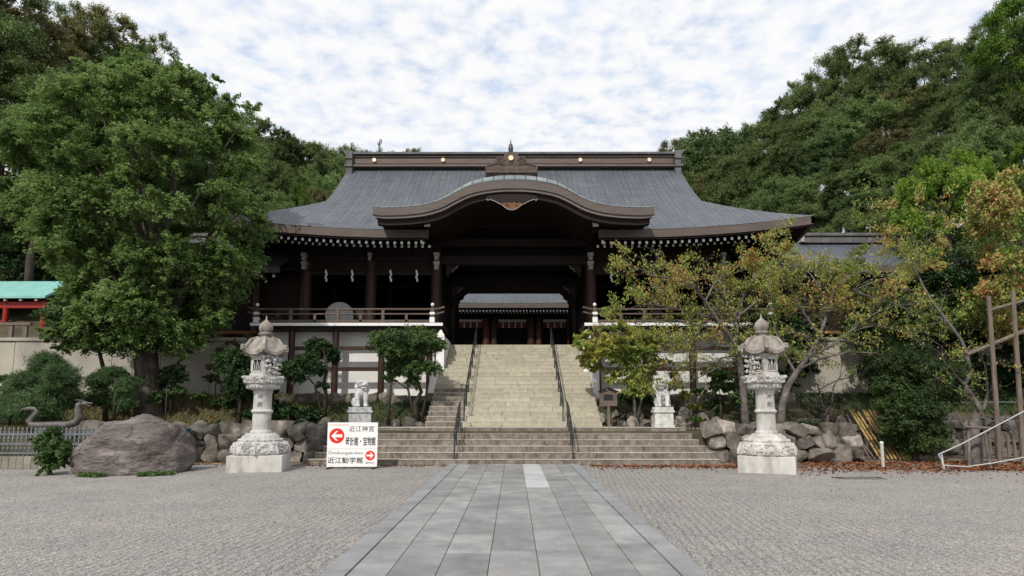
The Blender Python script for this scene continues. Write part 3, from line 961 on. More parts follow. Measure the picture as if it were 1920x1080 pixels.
zz = smooth_interp(xx, kx, kz)
KX = np.concatenate([-xx[::-1][:-1], xx]); KZ = np.concatenate([zz[::-1][:-1], zz])
kend = KZ[-1]
hump = np.clip((KZ - kend) / (KZ.max() - kend), 0, 1)
arc = np.concatenate([[0], np.cumsum(np.hypot(np.diff(KX), np.diff(KZ)))])
prof = [(0.0, 0.0), (0.03, 0.12), (0.15, 0.24), (0.35, 0.36), (0.7, 0.47), (1.3, 0.55), (3.0, 0.58), (5.2, 0.58)]
gX = np.array([KX for _ in prof]); gY = np.array([np.full_like(KX, KY + a) for a, b in prof]); gZ = np.array([KZ + b * (0.42 + 0.58 * hump) for a, b in prof])
gU = np.stack([np.array([arc for _ in prof]), np.array([np.full_like(KX, a) for a, b in prof])], -1)
proof = obj_mesh('porch_roof', grid_mesh('porch_roof', gX, gY, gZ, M['roof2'], gU), gate)


def kstrip(x_, z_, top, bot, y0, y1, mats, name, shrink=0.0):
    mb = MB(); n = len(x_)
    f_ = 1 - shrink / x_[-1]
    vs = []
    for a, b in zip(x_, z_):
        vs += [(a * f_, y0, b + top), (a * f_, y1, b + top), (a * f_, y1, b + bot), (a * f_, y0, b + bot)]
    fs = []
    for i in range(n - 1):
        for k in range(4):
            k2 = (k + 1) % 4
            fs.append((i * 4 + k, i * 4 + k2, (i + 1) * 4 + k2, (i + 1) * 4 + k))
    fs += [(0, 1, 2, 3), tuple((n - 1) * 4 + k for k in (3, 2, 1, 0))]
    mb.add(vs, fs)
    return mb.build(name, mats, proof, world=True)


kstrip(KX, KZ, -0.005, -0.30, KY, KY + 0.2, M['fascia'], 'barge_board')
kstrip(KX, KZ, -0.302, -0.40, KY + 0.06, KY + 0.2, M['fascia_lip'], 'barge_lip', 0.08)
kstrip(KX, KZ, -0.32, -0.62, KY + 0.22, KY + 0.5, M['darkwood'], 'inner_barge', 0.15)
kstrip(KX, KZ, -0.10, -0.34, KY + 0.2, 29.0, M['darkwood'], 'porch_soffit', 0.06)
# crest ornament on the porch roof
KT = KZ.max()
cs = 1 / 6.75 * (KY + 0.9) / F * 1.03


def cpt(a, b):
    p = P(880 + a / 6.75, 260 + b / 6.75, KY + 0.9)
    return (p.x, p.z)


orn = [(205, 470), (205, 365), (225, 345), (290, 325), (325, 285), (345, 245), (375, 232), (420, 232), (440, 225), (447, 195), (480, 182), (530, 178), (580, 182), (612, 195), (620, 225), (640, 232), (685, 234), (712, 250), (730, 290), (765, 322), (840, 348), (865, 365), (865, 470)]
mb = MB(); mb.prism([cpt(a, b) for a, b in orn], KY + 0.85, KY + 1.15)
for a0 in (395, 665):
    c = cpt(a0, 280)
    sg = 1 if a0 < 530 else -1
    pts = []
    for k in range(26):
        th = k / 25 * 3.6 * math.pi
        rr = 0.165 * (1 - 0.75 * k / 25)
        pts.append((c[0] + sg * rr * math.cos(th), KY + 0.84, c[1] + rr * math.sin(th)))
    mb.tube(pts, 0.032, 6)
for a0, a1 in ((230, 420), (640, 835)):
    pass
mb.tube([(*[cpt(225, 352)[0]], KY + 0.84, cpt(225, 352)[1]), (cpt(330, 320)[0], KY + 0.84, cpt(330, 320)[1]), (cpt(440, 335)[0], KY + 0.84, cpt(440, 335)[1])], 0.03, 6)
mb.tube([(cpt(840, 352)[0], KY + 0.84, cpt(840, 352)[1]), (cpt(735, 320)[0], KY + 0.84, cpt(735, 320)[1]), (cpt(625, 335)[0], KY + 0.84, cpt(625, 335)[1])], 0.03, 6)
mb.tube([(cpt(490, 345)[0], KY + 0.84, cpt(490, 345)[1]), (cpt(510, 305)[0], KY + 0.84, cpt(510, 305)[1]), (cpt(530, 335)[0], KY + 0.84, cpt(530, 335)[1]), (cpt(555, 305)[0], KY + 0.84, cpt(555, 305)[1]), (cpt(575, 345)[0], KY + 0.84, cpt(575, 345)[1])], 0.025, 6)
z0 = cpt(0, 375)[1]
mb.bx(cpt(205, 0)[0], cpt(865, 0)[0], KY + 0.80, KY + 1.2, cpt(0, 400)[1], cpt(0, 372)[1])
mb.bx(cpt(215, 0)[0], cpt(855, 0)[0], KY + 0.77, KY + 1.2, cpt(0, 445)[1], cpt(0, 405)[1])
mb.build('crest_ornament', M['carving'], proof, world=True, bevel=0.01)
c = cpt(527, 258)
mb = MB(); mb.disc_y(c[0], KY + 0.76, KY + 0.86, c[1], 0.10)
mb.build('crest_disc', M['gold'], proof, world=True)
c = cpt(525, 190)
mb = MB(); mb.lathe([(0.06, -0.1), (0.085, 0.05), (0.10, 0.25), (0.08, 0.40), (0.03, 0.46), (0.014, 0.58), (0.004, 0.68)], (c[0], KY + 1.0, c[1]), 14)
mb.build('finial', M['blackmetal'], proof, world=True, smooth=True)
# pendant board
def gpt(a, b):
    p = P(880 + a / 6.75, 260 + b / 6.75, KY + 0.5)
    return (p.x, p.z)


gg = [(220, 800), (245, 822), (260, 806), (330, 830), (380, 858), (415, 872), (450, 905), (490, 930), (540, 940), (590, 928), (630, 900), (665, 872), (700, 858), (750, 830), (820, 805), (840, 822), (862, 800), (850, 760), (700, 740), (540, 735), (380, 740), (230, 760)]
gout = [gpt(a, b) for a, b in gg]
mb = MB(); mb.prism(gout, KY + 0.14, KY + 0.2)
mb.build('pendant_board', M['darkwood'], proof, world=True)
mb = MB()
low = [(415, 872), (450, 905), (490, 930), (540, 940), (590, 928), (630, 900), (665, 872), (640, 850), (600, 862), (560, 845), (540, 862), (510, 845), (480, 862), (440, 850)]
mb.prism([gpt(x_, y_ - 4) for x_, y_ in low], KY + 0.12, KY + 0.15)
for u_ in (478, 598):
    c_ = gpt(u_, 880); mb.ell((c_[0], KY + 0.11, c_[1]), (0.07, 0.03, 0.05), 1)
mb.build('pendant_carving', M['gegyo'], proof, world=True)
mb = MB(); mb.tube([(a, KY + 0.13, b) for a, b in gout[:17]], 0.014, 6)
mb.build('pendant_lit_rim', M['greypaint'], proof, world=True)  # pale tube paints in the light caught along the pendant's edge

# columns, beams, walls
FL = 4.43
for s in (-1, 1):
    for x, z0 in ((3.5, FL), (6.45, 5.1), (9.4, 5.1)):
        mb = MB(); mb.cyl(s * x, GY, z0, 8.25, 0.255, 24, 0.245)
        mb.build('column', M['post'], gate, world=True, smooth=True)
    for x in (3.5, 6.45, 9.4):
        mb = MB(); mb.cyl(s * x, YR + 0.1, FL if x == 3.5 else 5.1, 9.5, 0.25, 20); mb.build('column', M['darkwood'], gate, world=True, smooth=True)
        mb = MB(); mb.cyl(s * x, 37.5, FL if x == 3.5 else 5.1, 8.6, 0.25, 20); mb.build('column', M['darkwood'], gate, world=True, smooth=True)
    mb = MB(); mb.bx(s * 3.3, s * 9.9, GY - 0.14, GY + 0.14, 7.62, 7.95); mb.bx(s * 3.3, s * 9.8, GY - 0.1, GY + 0.1, 8.26, 8.52)
    mb.build('head_beam', M['darkwood'], gate, world=True)
    mb = MB(); mb.bx(s * 3.3, s * 9.6, GY + 0.02, GY + 0.08, 7.9, 9.9); mb.bx(s * 9.45, s * 9.52, GY, 37.5, 5.12, 9.9)
    mb.bx(s * 3.46, s * 3.54, GY + 1.2, YR, 5.0, 9.9)
    mb.build('upper_wall', M['darkwood'], gate, world=True)
    # back wall of side room, with an open bay at the inner end
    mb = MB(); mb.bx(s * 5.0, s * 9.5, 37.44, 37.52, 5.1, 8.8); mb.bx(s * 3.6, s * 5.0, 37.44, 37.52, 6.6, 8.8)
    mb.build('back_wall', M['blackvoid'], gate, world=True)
    mb = MB(); mb.bx(s * 3.3, s * 10.0, 28.2, 37.6, 4.98, 5.10)
    mb.build('room_floor', M['beam'], gate, world=True)
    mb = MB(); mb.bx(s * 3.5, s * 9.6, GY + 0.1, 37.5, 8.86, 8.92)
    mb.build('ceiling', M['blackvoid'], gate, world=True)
    # brackets above columns
    for x, sz in ((3.45, 1.0), (6.45, 0.6), (9.4, 0.8)):
        mb = MB()
        yb = 27.95
        zt = 8.56
        mb.bx(s * x - 0.13 * sz, s * x + 0.13 * sz, yb, yb + 0.3, zt - 0.14, zt); mb.bx(s * x - 0.09 * sz, s * x + 0.09 * sz, yb + 0.03, yb + 0.3, zt - 0.34, zt - 0.14)
        if sz > 0.7:
            mb.bx(s * x - 0.14 * sz, s * x + 0.14 * sz, yb + 0.06, yb + 0.3, zt - 0.52, zt - 0.38); mb.bx(s * x - 0.10 * sz, s * x + 0.10 * sz, yb + 0.09, yb + 0.3, zt - 0.74, zt - 0.52)
        mb.build('bracket', M['greypaint'], gate, world=True, bevel=0.01)
    mb = MB(); p = P(801 if s < 0 else 1117, 420, E0 - 0.4)
    mb.bx(p.x - 0.12, p.x + 0.12, E0 - 0.4, E0 - 0.36, p.z - 0.10, p.z + 0.09, 1); mb.bx(p.x - 0.11, p.x + 0.11, E0 - 0.36, E0 + 2, p.z - 0.09, p.z + 0.08, 0)
    mb.build('purlin', [M['darkwood'], M['white']], gate, world=True)
    mb = MB(); p = P(790 if s < 0 else 1130, 450, 25.8)
    mb.bx(p.x - 0.03, p.x + 0.03, 25.75, 26.0, p.z - 0.13, p.z + 0.13)
    mb.build('beam_end', M['white'], gate, world=True)
# central bay
mb = MB()
mb.bx(-3.3, 3.3, GY - 0.16, GY + 0.16, 8.1, 8.5); mb.bx(-3.4, 3.4, GY - 0.12, GY + 0.12, 8.95, 9.3); mb.bx(-3.2, 3.2, GY - 0.1, GY + 0.1, 9.8, 10.05)
mb.build('lintel_beam', M['darkwood'], gate, world=True)
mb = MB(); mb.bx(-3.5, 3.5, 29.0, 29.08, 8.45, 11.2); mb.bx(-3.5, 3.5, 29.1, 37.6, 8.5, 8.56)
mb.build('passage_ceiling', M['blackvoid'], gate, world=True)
mb = MB(); mb.bx(-3.5, 3.5, YR - 0.1, YR + 0.1, 7.78, 8.6)
for s in (-1, 1):
    st = [(3.25, 6.75), (3.05, 6.8), (2.98, 7.0), (2.82, 7.08), (2.80, 7.22), (2.62, 7.32), (2.58, 7.48), (2.38, 7.62), (2.2, 7.72), (2.0, 7.80), (3.3, 7.80)]
    mb.prism([(s * a, b) for a, b in st], YR - 0.09, YR + 0.09)
mb.build('inner_lintel', M['darkwood'], gate, world=True)
for s in (-1, 1):
    for yb, xa, za in ((GY - 0.05, 3.05, 7.55), (GY + 2.2, 3.0, 7.0)):
        mb = MB()
        pts = [(xa, za), (xa - 0.12, za + 0.03), (xa - 0.16, za + 0.16), (xa - 0.30, za + 0.2), (xa - 0.33, za + 0.33), (xa - 0.5, za + 0.4), (xa - 0.52, za + 0.52)]
        mb.prism([(s * a, b) for a, b in pts] + [(s * xa, za + 0.52)], yb - 0.05, yb + 0.05)
        br = mb.build('bracket_arm', M['darkwood'], gate, world=True)
        mb = MB(); mb.tube([(s * a, yb - 0.055, b) for a, b in pts[3:]], 0.012, 5)
        mb.build('carved_edge', M['greypaint'], br, world=True)
    mb = MB(); mb.bx(s * 3.42, s * 3.5, GY + 0.2, 37.5, FL, 8.5)
    mb.build('passage_wall', M['darkwood'], gate, world=True)
fl = MB()
for k in range(-4, 4):
    for j in range(12):
        fl.bx(k * 0.9 + 0.003, k * 0.9 + 0.897, 28.13 + j * 1.2, 28.13 + j * 1.2 + 1.195, FL - 0.25, FL - 0.002 * (k % 2))
fl.build('passage_floor', M['step_up'], gate, world=True)

# base: white plaster wall, under-floor posts and ties, parapets
for s in (-1, 1):
    mb = MB(); mb.bx(s * 3.1, s * 10.3, 27.0, 27.1, 1.9, 4.9)
    mb.build('plaster_wall', M['plaster'], gate, world=True)
    mb = MB(); mb.bx(s * 2.9, s * 10.6, 26.0, 28.3, 5.0, 5.11, 1); mb.bx(s * 3.0, s * 10.5, 26.12, 28.2, 4.86, 5.0, 0)
    for k in range(9):
        xa = 2.9 + k * (7.9 / 9)
        mb.bx(s * (xa + 0.002), s * (xa + 7.9 / 9 - 0.003), 25.96, 26.0, 4.995, 5.115, 2)
    ver = mb.build('veranda', [M['darkwood'], M['beam'], M['white']], gate, world=True)
    for u in (545, 628, 715, 805):
        x = P(u, 680, 26.35).x
        x = -x
        mb = MB(); mb.cyl(s * x, 26.35, 1.95, 4.87, 0.135, 14); mb.build('veranda_post', M['post'], ver, world=True, smooth=True)
        mb = MB(); mb.bx(s * x - 0.2, s * x + 0.2, 26.15, 26.55, 2.0, 2.13); mb.build('footing_stone', M['lantern_base'], ver, world=True, bevel=0.02)
    mb = MB(); mb.bx(s * 3.0, s * 10.2, 26.28, 26.42, 4.02, 4.18)
    mb.build('tie_beam', M['post'], ver, world=True)
    mb = MB(); mb.bx(s * 3.0, s * 10.2, 26.29, 26.41, 3.16, 3.32)
    mb.build('tie_beam', M['post'], ver, world=True)
    # railing
    for x in (3.35, 10.6):
        mb = MB(); mb.bx(s * x - 0.075, s * x + 0.075, 26.05, 26.2, 5.115, 5.75, 0)
        mb.bx(s * x - 0.10, s * x + 0.10, 26.02, 26.23, 5.14, 5.36, 1); mb.bx(s * x - 0.10, s * x + 0.10, 26.02, 26.23, 5.47, 5.57, 1)
        mb.cyl(s * x, 26.125, 5.75, 5.84, 0.04, 12, mi=0); mb.ell((s * x, 26.125, 5.89), (0.075, 0.075, 0.08), 2, mi=1)
        mb.build('rail_post', [M['railwood'], M['white']], ver, world=True)
    for u in (545, 633, 718):
        x = -P(u, 590, 26.1).x
        mb = MB(); mb.bx(s * x - 0.06, s * x + 0.06, 26.07, 26.18, 5.115, 5.68)
        mb.build('rail_post', M['railwood'], ver, world=True)
    for u in (590, 676, 762):
        x = -P(u, 590, 26.1).x
        mb = MB(); mb.bx(s * x - 0.05, s * x + 0.05, 26.08, 26.17, 5.115, 5.5)
        mb.build('rail_strut', M['railwood'], ver, world=True)
    for z, r, ext in ((5.70, 0.042, 0.5), (5.50, 0.036, 0.42), (5.21, 0.045, 0.0)):
        mb = MB()
        if ext:
            pts = [(s * (2.95 - ext * 0.2), 26.12, z + 0.09)] + [(s * (3.15), 26.12, z + 0.01)] + [(s * 3.4, 26.12, z), (s * 7, 26.12, z), (s * 10.5, 26.12, z), (s * 10.8, 26.12, z + 0.02), (s * 11.0, 26.12, z + 0.09)]
            mb.tube(pts, r, 8)
        else:
            mb.bx(s * 3.42, s * 10.52, 26.08, 26.17, z - 0.045, z + 0.045)
        mb.build('rail', M['railwood'], ver, world=True, smooth=bool(ext))
    mb = MB()
    for z in (5.12, 5.5): mb.bx(s * 10.56, s * 10.64, 26.2, 28.3, z + .02, z + 0.1)
    mb.build('side_rail', M['railwood'], ver, world=True)
    # parapets beside the stairs
    mb = MB(); mb.bx(s * 2.80, s * 3.12, 25.7, 28.4, 2.0, 4.55, 0); mb.bx(s * 2.96, s * 3.2, 23.9, 25.7, 1.9, 3.35, 0)
    mb.prism([(23.9, 3.352), (25.7, 3.352), (25.7, 3.46), (23.9, 3.40)], s * 2.95, s * 3.21, axis='x')
    mb.lathe([(0.22, 4.55), (0.20, 4.63), (0.12, 4.68), (0.10, 4.74), (0.02, 4.82)], (s * 2.96, 25.86, 0), 4, R(45))
    mb.build('parapet', M['plaster'], gate, world=True, bevel=0.015)


# drum, boxes and paper streamers in the side bay
p = P(637, 575, 29.6)
drum = thing('taiko_drum', 'large pale drum face standing on the left veranda room floor', 'drum', (p.x, 29.9, 5.11), R(8))
mb = MB()
prof_ = [(0.60, -0.62), (0.68, -0.4), (0.74, 0), (0.68, 0.4), (0.60, 0.62)]
mb.lathe(prof_, (0, 0, 0), 32)
v = np.concatenate(mb.v); mb.v = [np.stack([v[:, 0], v[:, 2], v[:, 1] + 0.78], 1)]
mb.build('barrel', M['railwood'], drum, smooth=True)
mb = MB(); mb.disc_y(0, -0.66, -0.625, 0.78, 0.64, 36); mb.build('drum_head', M['drum'], drum)
mb = MB(); mb.bx(-0.45, 0.45, -0.4, 0.4, 0.0, 0.1); mb.build('stand', M['darkwood'], drum)
for k, (u, lab) in enumerate(((672, 'pale slatted crate on the floor right beside the big drum'),)):
    p = P(u, 575, 30.2)
    t = thing('slatted_crate', lab, 'crate', (p.x, 30.3, 5.11))
    mb = MB()
    for a in (-0.28, 0.28):
        for b in (-0.25, 0.25): mb.bx(a - 0.03, a + 0.03, b - 0.03, b + 0.03, 0, 1.15)
    mb.build('frame', M['greypaint'], t)
    mb = MB()
    for z in (0.15, 0.38, 0.61, 0.84, 1.07): mb.bx(-0.3, 0.3, -0.30, -0.282, z - 0.07, z + 0.07)
    mb.build('slat_panel', M['greypaint'], t)
for k, (u, lab) in enumerate(((611, 'paper streamer hanging above the drum at the far left of the left bay'), (660, 'paper streamer hanging just left of the middle column of the left bay'), (732, 'paper streamer hanging just right of the middle column of the left bay'), (781, 'paper streamer hanging nearest the passage in the left bay'), (1145, 'paper streamer hanging in the right bay beside the passage column'))):
    p = P(u, 506, GY - 0.25)
    mb = MB(); x = 0
    for j, (dx_, z) in enumerate(((0, 0), (0.035, -0.13), (0.0, -0.26), (0.04, -0.39))):
        mb.box((dx_, -0.004 * j, z - 0.07), (0.075, 0.006, 0.15), 0)
    o = mb.build('paper_streamer', M['paper'], loc=p)
    tag(o, lab, 'streamer', 'white folded paper streamers')
for s in (-1, 1):
    mb = MB()
    mb.tube([(s * (3.3 + k * 0.6), GY - 0.25, P(611, 505, GY - .25).z + 0.02 * math.cos(k * 2.1)) for k in range(11)], 0.03, 6)
    o = mb.build('straw_rope', M['post'])
    tag(o, 'straw rope strung across the %s bay of the gate under the eave' % ('left' if s < 0 else 'right'), 'rope')

# ------------------------------------------------------------------ far hall seen through the passage
HY = 48.0
hall = thing('worship_hall', 'far shrine hall with grey roof and red curtains seen through the gate passage', 'hall', (0, HY, FL))
zf = P(963, 568, HY).z; zb = P(963, 577, HY).z
tt = np.linspace(0, 1, 12); sx_ = np.linspace(-1, 1, 25)
T3, S3 = np.meshgrid(tt, sx_, indexing='ij')
Xh = S3 * 9; Yh = HY + T3 * 7; Zh = zf + 5.6 * (0.75 * T3 + 0.25 * T3**2) + 0.35 * abs(S3)**3 * (1 - T3)
obj_mesh('roof', grid_mesh('roof', Xh, Yh, Zh, M['roof'], np.stack([Xh, T3 * 9], -1)), hall)
obj_mesh('roof', grid_mesh('roof', Xh[:, ::-1], 2 * (HY + 7) - Yh, Zh, M['roof'], np.stack([Xh, T3 * 9], -1)), hall)
mb = MB(); mb.bx(-9, 9, HY + 6.7, HY + 7.3, zf + 5.4, zf + 6.2); mb.build('ridge', M['ridge'], hall, world=True)
mb = MB()
mb.bx(-6, 6, HY, HY + 0.2, zb, zf - 0.01); mb.build('eave_fascia', M['fascia'], hall, world=True)
mb = MB(); mb.bx(-8.5, 8.5, HY + 0.3, HY + 2.6, zb + 0.1, zb + 0.16); mb.build('soffit', M['darkwood'], hall, world=True)
HL = Vector(hall.location)
rm1 = rafter_mesh(0.12, 0.13, 2.2, 0.2); rm2 = rafter_mesh(0.11, 0.12, 1.6, 0.2)
for k in range(35):
    x = (k - 17) * 0.255
    o = link(bpy.data.objects.new('flying_rafter', rm1)); o.parent = hall; o.location = Vector((x, HY + 0.25, P(963, 582.5, HY + .25).z)) - HL
    o = link(bpy.data.objects.new('base_rafter', rm2)); o.parent = hall; o.location = Vector((x + 0.06, HY + 0.9, P(963, 586.5, HY + 0.9).z)) - HL
HW = HY + 2.4
mpx = lambda u: P(u, 610, HW).x
mb = MB(); mb.bx(-8, 8, HW + 0.4, HW + 0.5, FL - 1, zb + 0.6); mb.build('wall', M['blackvoid'], hall, world=True)
mb = MB(); mb.bx(-8, 8, HW + 0.1, HW + 0.35, P(963, 597, HW).z, zb + 0.4); mb.build('head_beam', M['darkwood'], hall, world=True)
for u0, u1, mt in ((845, 858, 'redwood'), (905, 919, 'redwood'), (920, 933, 'post'), (988, 1003, 'post'), (1004, 1016, 'redwood'), (1063, 1076, 'redwood'), (780, 800, 'redwood'), (1120, 1140, 'redwood')):
    mb = MB(); mb.cyl((mpx(u0) + mpx(u1)) / 2, HW, FL - 0.1, P(963, 597, HW).z + 0.02, (mpx(u1) - mpx(u0)) / 2, 18)
    mb.build('column', M[mt], hall, world=True, smooth=True)
for u0, u1, n_ in ((861, 904, 3), (934, 987, 4), (1018, 1062, 3)):
    zt, zm, zl = P(963, 599, HW).z, P(963, 603.5, HW).z, P(963, 615, HW).z
    mb = MB(); mb.bx(mpx(u0), mpx(u1), HW + 0.02, HW + 0.06, zl, zm)
    cu_ = mb.build('curtain', M['blind'], hall, world=True)
    mb = MB()
    nn = 14
    for k in range(nn):
        a = mpx(u0) + (mpx(u1) - mpx(u0)) * k / nn
        mb.bx(a + 0.01, a + (mpx(u1) - mpx(u0)) / nn - 0.01, HW - 0.02, HW + 0.05, zm - .01, zt)
    mb.build('pelmet', M['white'], cu_, world=True)
    for k in range(n_):
        a = mpx(u0) + (mpx(u1) - mpx(u0)) * (k + 0.8) / (n_ + 0.6)
        mb = MB(); mb.bx(a - 0.035, a + 0.035, HW - 0.01, HW + 0.018, zl, zm - 0.012)
        mb.build('ribbon', M['white'], cu_, world=True)

# ------------------------------------------------------------------ wing galleries
for s in (-1, 1):
    side = 'left' if s < 0 else 'right'
    wg = thing('gallery_wing', 'low roofed gallery wing running out from the %s end of the gate' % side, 'gallery', (s * (13 if s < 0 else 17), 28.6, 4.38))
    WY0, WYR = 27.3, 30.3
    ze = P(963, 500, WY0).z; zr = P(963, 456, WYR).z
    tt = np.linspace(0, 1, 8)
    WX = 15.8 if s < 0 else 27.0
    T3, S3 = np.meshgrid(tt, np.linspace(10.2, WX, 30), indexing='ij')
    Xw = s * S3; Yw = WY0 + T3 * (WYR - WY0); Zw = ze + (zr - ze) * (0.8 * T3 + 0.2 * T3**2)
    a = [Xw, Yw, Zw]
    if s < 0: a = [q[:, ::-1] for q in a]
    obj_mesh('roof', grid_mesh('roof', *a, M['roof'], np.stack([a[0], T3 * 4.2], -1)), wg)
    obj_mesh('roof', grid_mesh('roof', a[0][:, ::-1], 2 * WYR - a[1][:, ::-1], a[2][:, ::-1], M['roof'], np.stack([a[0], T3 * 4.2], -1)), wg)
    mb = MB(); mb.bx(s * 10.2, s * WX, WY0 - 0.02, WY0 + 0.12, ze - 0.26, ze - 0.01); mb.build('eave_fascia', M['fascia'], wg, world=True)
    zt = P(963, 437, WYR - 0.3).z
    mb = MB(); mb.bx(s * 13.95, s * WX, WYR - 0.28, WYR + 0.28, zr - 0.05, zr + 0.2, 0); mb.bx(s * 13.95, s * WX, WYR - 0.22, WYR + 0.22, zr + 0.2, zt - 0.14, 1); mb.bx(s * 13.9, s * WX, WYR - 0.34, WYR + 0.34, zt - 0.14, zt, 0)
    mb.build('ridge', [M['ridgecap'], M['ridge']], wg, world=True)
    mb = MB(); mb.bx(s * 13.78, s * 13.945, WYR - 0.36, WYR + 0.36, zr - 0.02, zt - 0.1); mb.build('ridge_end', M['greypaint'], wg, world=True)
    mb = MB(); mb.bx(s * 9.6, s * WX, 28.6, 28.72, 4.38, ze + 0.6); mb.bx(s * 9.6, s * WX, WY0 + 0.13, 28.6, ze - 0.12, ze - 0.06); mb.build('wall', M['darkwood'], wg, world=True)
    mb = MB(); mb.bx(s * 10.3, s * WX, 27.3, 28.6, 4.82, 4.95); mb.build('gallery_floor', M['sun_tinted_wood'], wg, world=True)
    mb = MB(); mb.bx(s * 10.3, s * WX, 27.6, 28.5, 4.4, 4.82); mb.build('floor_skirt', M['redwood'], wg, world=True)
    for k in range(2 if s < 0 else 7):
        mb = MB(); mb.cyl(s * (11.6 + k * 2.4), 28.45, 4.95, ze - 0.06, 0.16, 14); mb.build('column', M['post'], wg, world=True, smooth=True)
    for k in range(10 if s < 0 else 28):
        o = link(bpy.data.objects.new('rafter', rm2)); o.parent = wg
        o.location = Vector((s * (10.5 + k * 0.56), WY0 + 0.2, ze - 0.36)) - Vector(wg.location)

# ------------------------------------------------------------------ rocks and rubble walls
def rock_verts(size, seed, sub=3, planes=9, keep=0.97, blocky=False):
    rg = np.random.default_rng(seed)
    v, f = ico(sub)
    v = v.copy()
    for _ in range(planes):
        n = rg.normal(size=3); n /= np.linalg.norm(n)
        d = rg.uniform(0.48, 0.82)
        k = np.maximum(0, v @ n - d)
        v -= np.outer(k, n) * keep
    if blocky:
        for ax in ((1, 0, 0), (-1, 0, 0), (0, 0, 1), (0, 0, -1), (0, -1, 0)):
            n = np.array(ax) + rg.normal(size=3) * 0.22; n /= np.linalg.norm(n)
            d = rg.uniform(0.55, 0.66)
            v -= np.outer(np.maximum(0, v @ n - d), n) * 0.97
    for fr in (2.2, 4.5):
        a = rg.normal(size=(3, 3)) * fr
        v += 0.05 / fr * 2 * np.sin(v @ a.T + rg.uniform(0, 6, 3))
    return v * np.array(size), f


def rock_mesh(name, size, seed, mat, sub=3):
    mb = MB(); v, f = rock_verts(size, seed, sub); mb.add(v, f)
    return mb.mesh(name, mat, smooth=True)


def rubble(label, x0, x1, y, z0, z1, rs, mat, seed, depth=0.35):
    rg = np.random.default_rng(seed)
    mb = MB()
    mb.bx(x0, x1, y + 0.18, y + 0.5, z0 - 0.1, z1 - 0.12)
    z = z0
    k = 0
    while z < z1 - 0.1:
        h = min(rg.uniform(0.8, 1.2) * rs, z1 - z + 0.05)
        x = x0 + rg.uniform(-0.3, 0.0)
        while x < x1:
            wd = rg.uniform(0.7, 1.9) * rs
            hh = h * rg.uniform(0.85, 1.25)
            v, f = rock_verts((wd * 0.80, depth * 1.3, hh * 0.86), seed * 1000 + k, 3, 5, 0.97, True)
            cx = min(max(x + wd / 2, x0), x1)
            mb.add(v + np.array((cx, y + rg.uniform(0.0, 0.1), z + hh * 0.5)), f)
            x += wd * 0.97; k += 1
        z += h * 0.92
    o = mb.build('rubble_wall', mat, smooth=True)
    return tag(o, label, 'stone wall')


rubble('low rubble wall left of the brown steps behind the left lantern', -13.5, -6.0, 19.85, 0.0, 1.12, 0.42, M['rock'], 3)
rubble('low rubble wall right of the brown steps behind the right lantern', 6.0, 10.4, 19.85, 0.0, 1.10, 0.40, M['rock2'], 4)
rubble('dark mossy stone wall in the shade behind the bamboo poles', 10.3, 22, 22.9, 0.0, 1.35, 0.42, M['rock'], 5)
rubble('single course of stones edging the planted bed under the left veranda', -10.2, -3.05, 24.0, 1.72, 2.12, 0.38, M['rock'], 6, 0.25)
rubble('single course of stones edging the planted bed under the right veranda', 3.1, 10.2, 24.0, 1.72, 2.12, 0.38, M['rock'], 7, 0.25)

rockm = [rock_mesh('rock', (0.30, 0.26, 0.30), 20 + i, M['palerock' if i < 4 else 'rock']) for i in range(7)]
for s, lab, gp, nn in ((-1, 'grey rough rock in the row edging the bed left of the cream stairs', 'rocks left of the cream stairs', 13), (1, 'pale rough rock in the row edging the bed right of the cream stairs', 'rocks right of the cream stairs', 20)):
    for k in range(nn):
        x = 3.25 + (k % 10 if s > 0 else k % 13) * 0.42 + rng.uniform(-0.1, 0.1)
        y = 22.25 + rng.uniform(-0.2, 0.25) + (0.5 if k >= 10 and s > 0 else 0)
        o = link(bpy.data.objects.new('rock', rockm[(k * 3) % 4 if s > 0 else 4 + k % 3]))
        sc_ = rng.uniform(0.55, 1.05)
        o.scale = (sc_ * rng.uniform(0.8, 1.3), sc_, sc_ * rng.uniform(0.8, 1.25))
        o.rotation_euler = (rng.uniform(-.3, .3), rng.uniform(-.3, .3), rng.uniform(0, 6))
        o.location = (s * x, y, terr(s * x, y) + 0.15 * sc_)
        tag(o, lab, 'rock', gp)
# pebbles along the terrace edge
v_ = []; mb = MB()
for k in range(420):
    s = -1 if k % 2 else 1
    x = s * rng.uniform(3.0, 8.5); y = rng.uniform(21.2, 22.1); z = terr(x, y)
    rr = rng.uniform(0.03, 0.09)
    v, f = rock_verts((rr, rr * 0.8, rr * 0.7), 5000 + k % 30, 1, 4)
    mb.add(v + np.array((x, y, z + rr * 0.3)), f)
o = mb.build('pebbles', M['palerock'], smooth='all'); tag(o, 'scattered pale pebbles on the terrace edge above the brown steps', 'pebbles', kind='stuff')

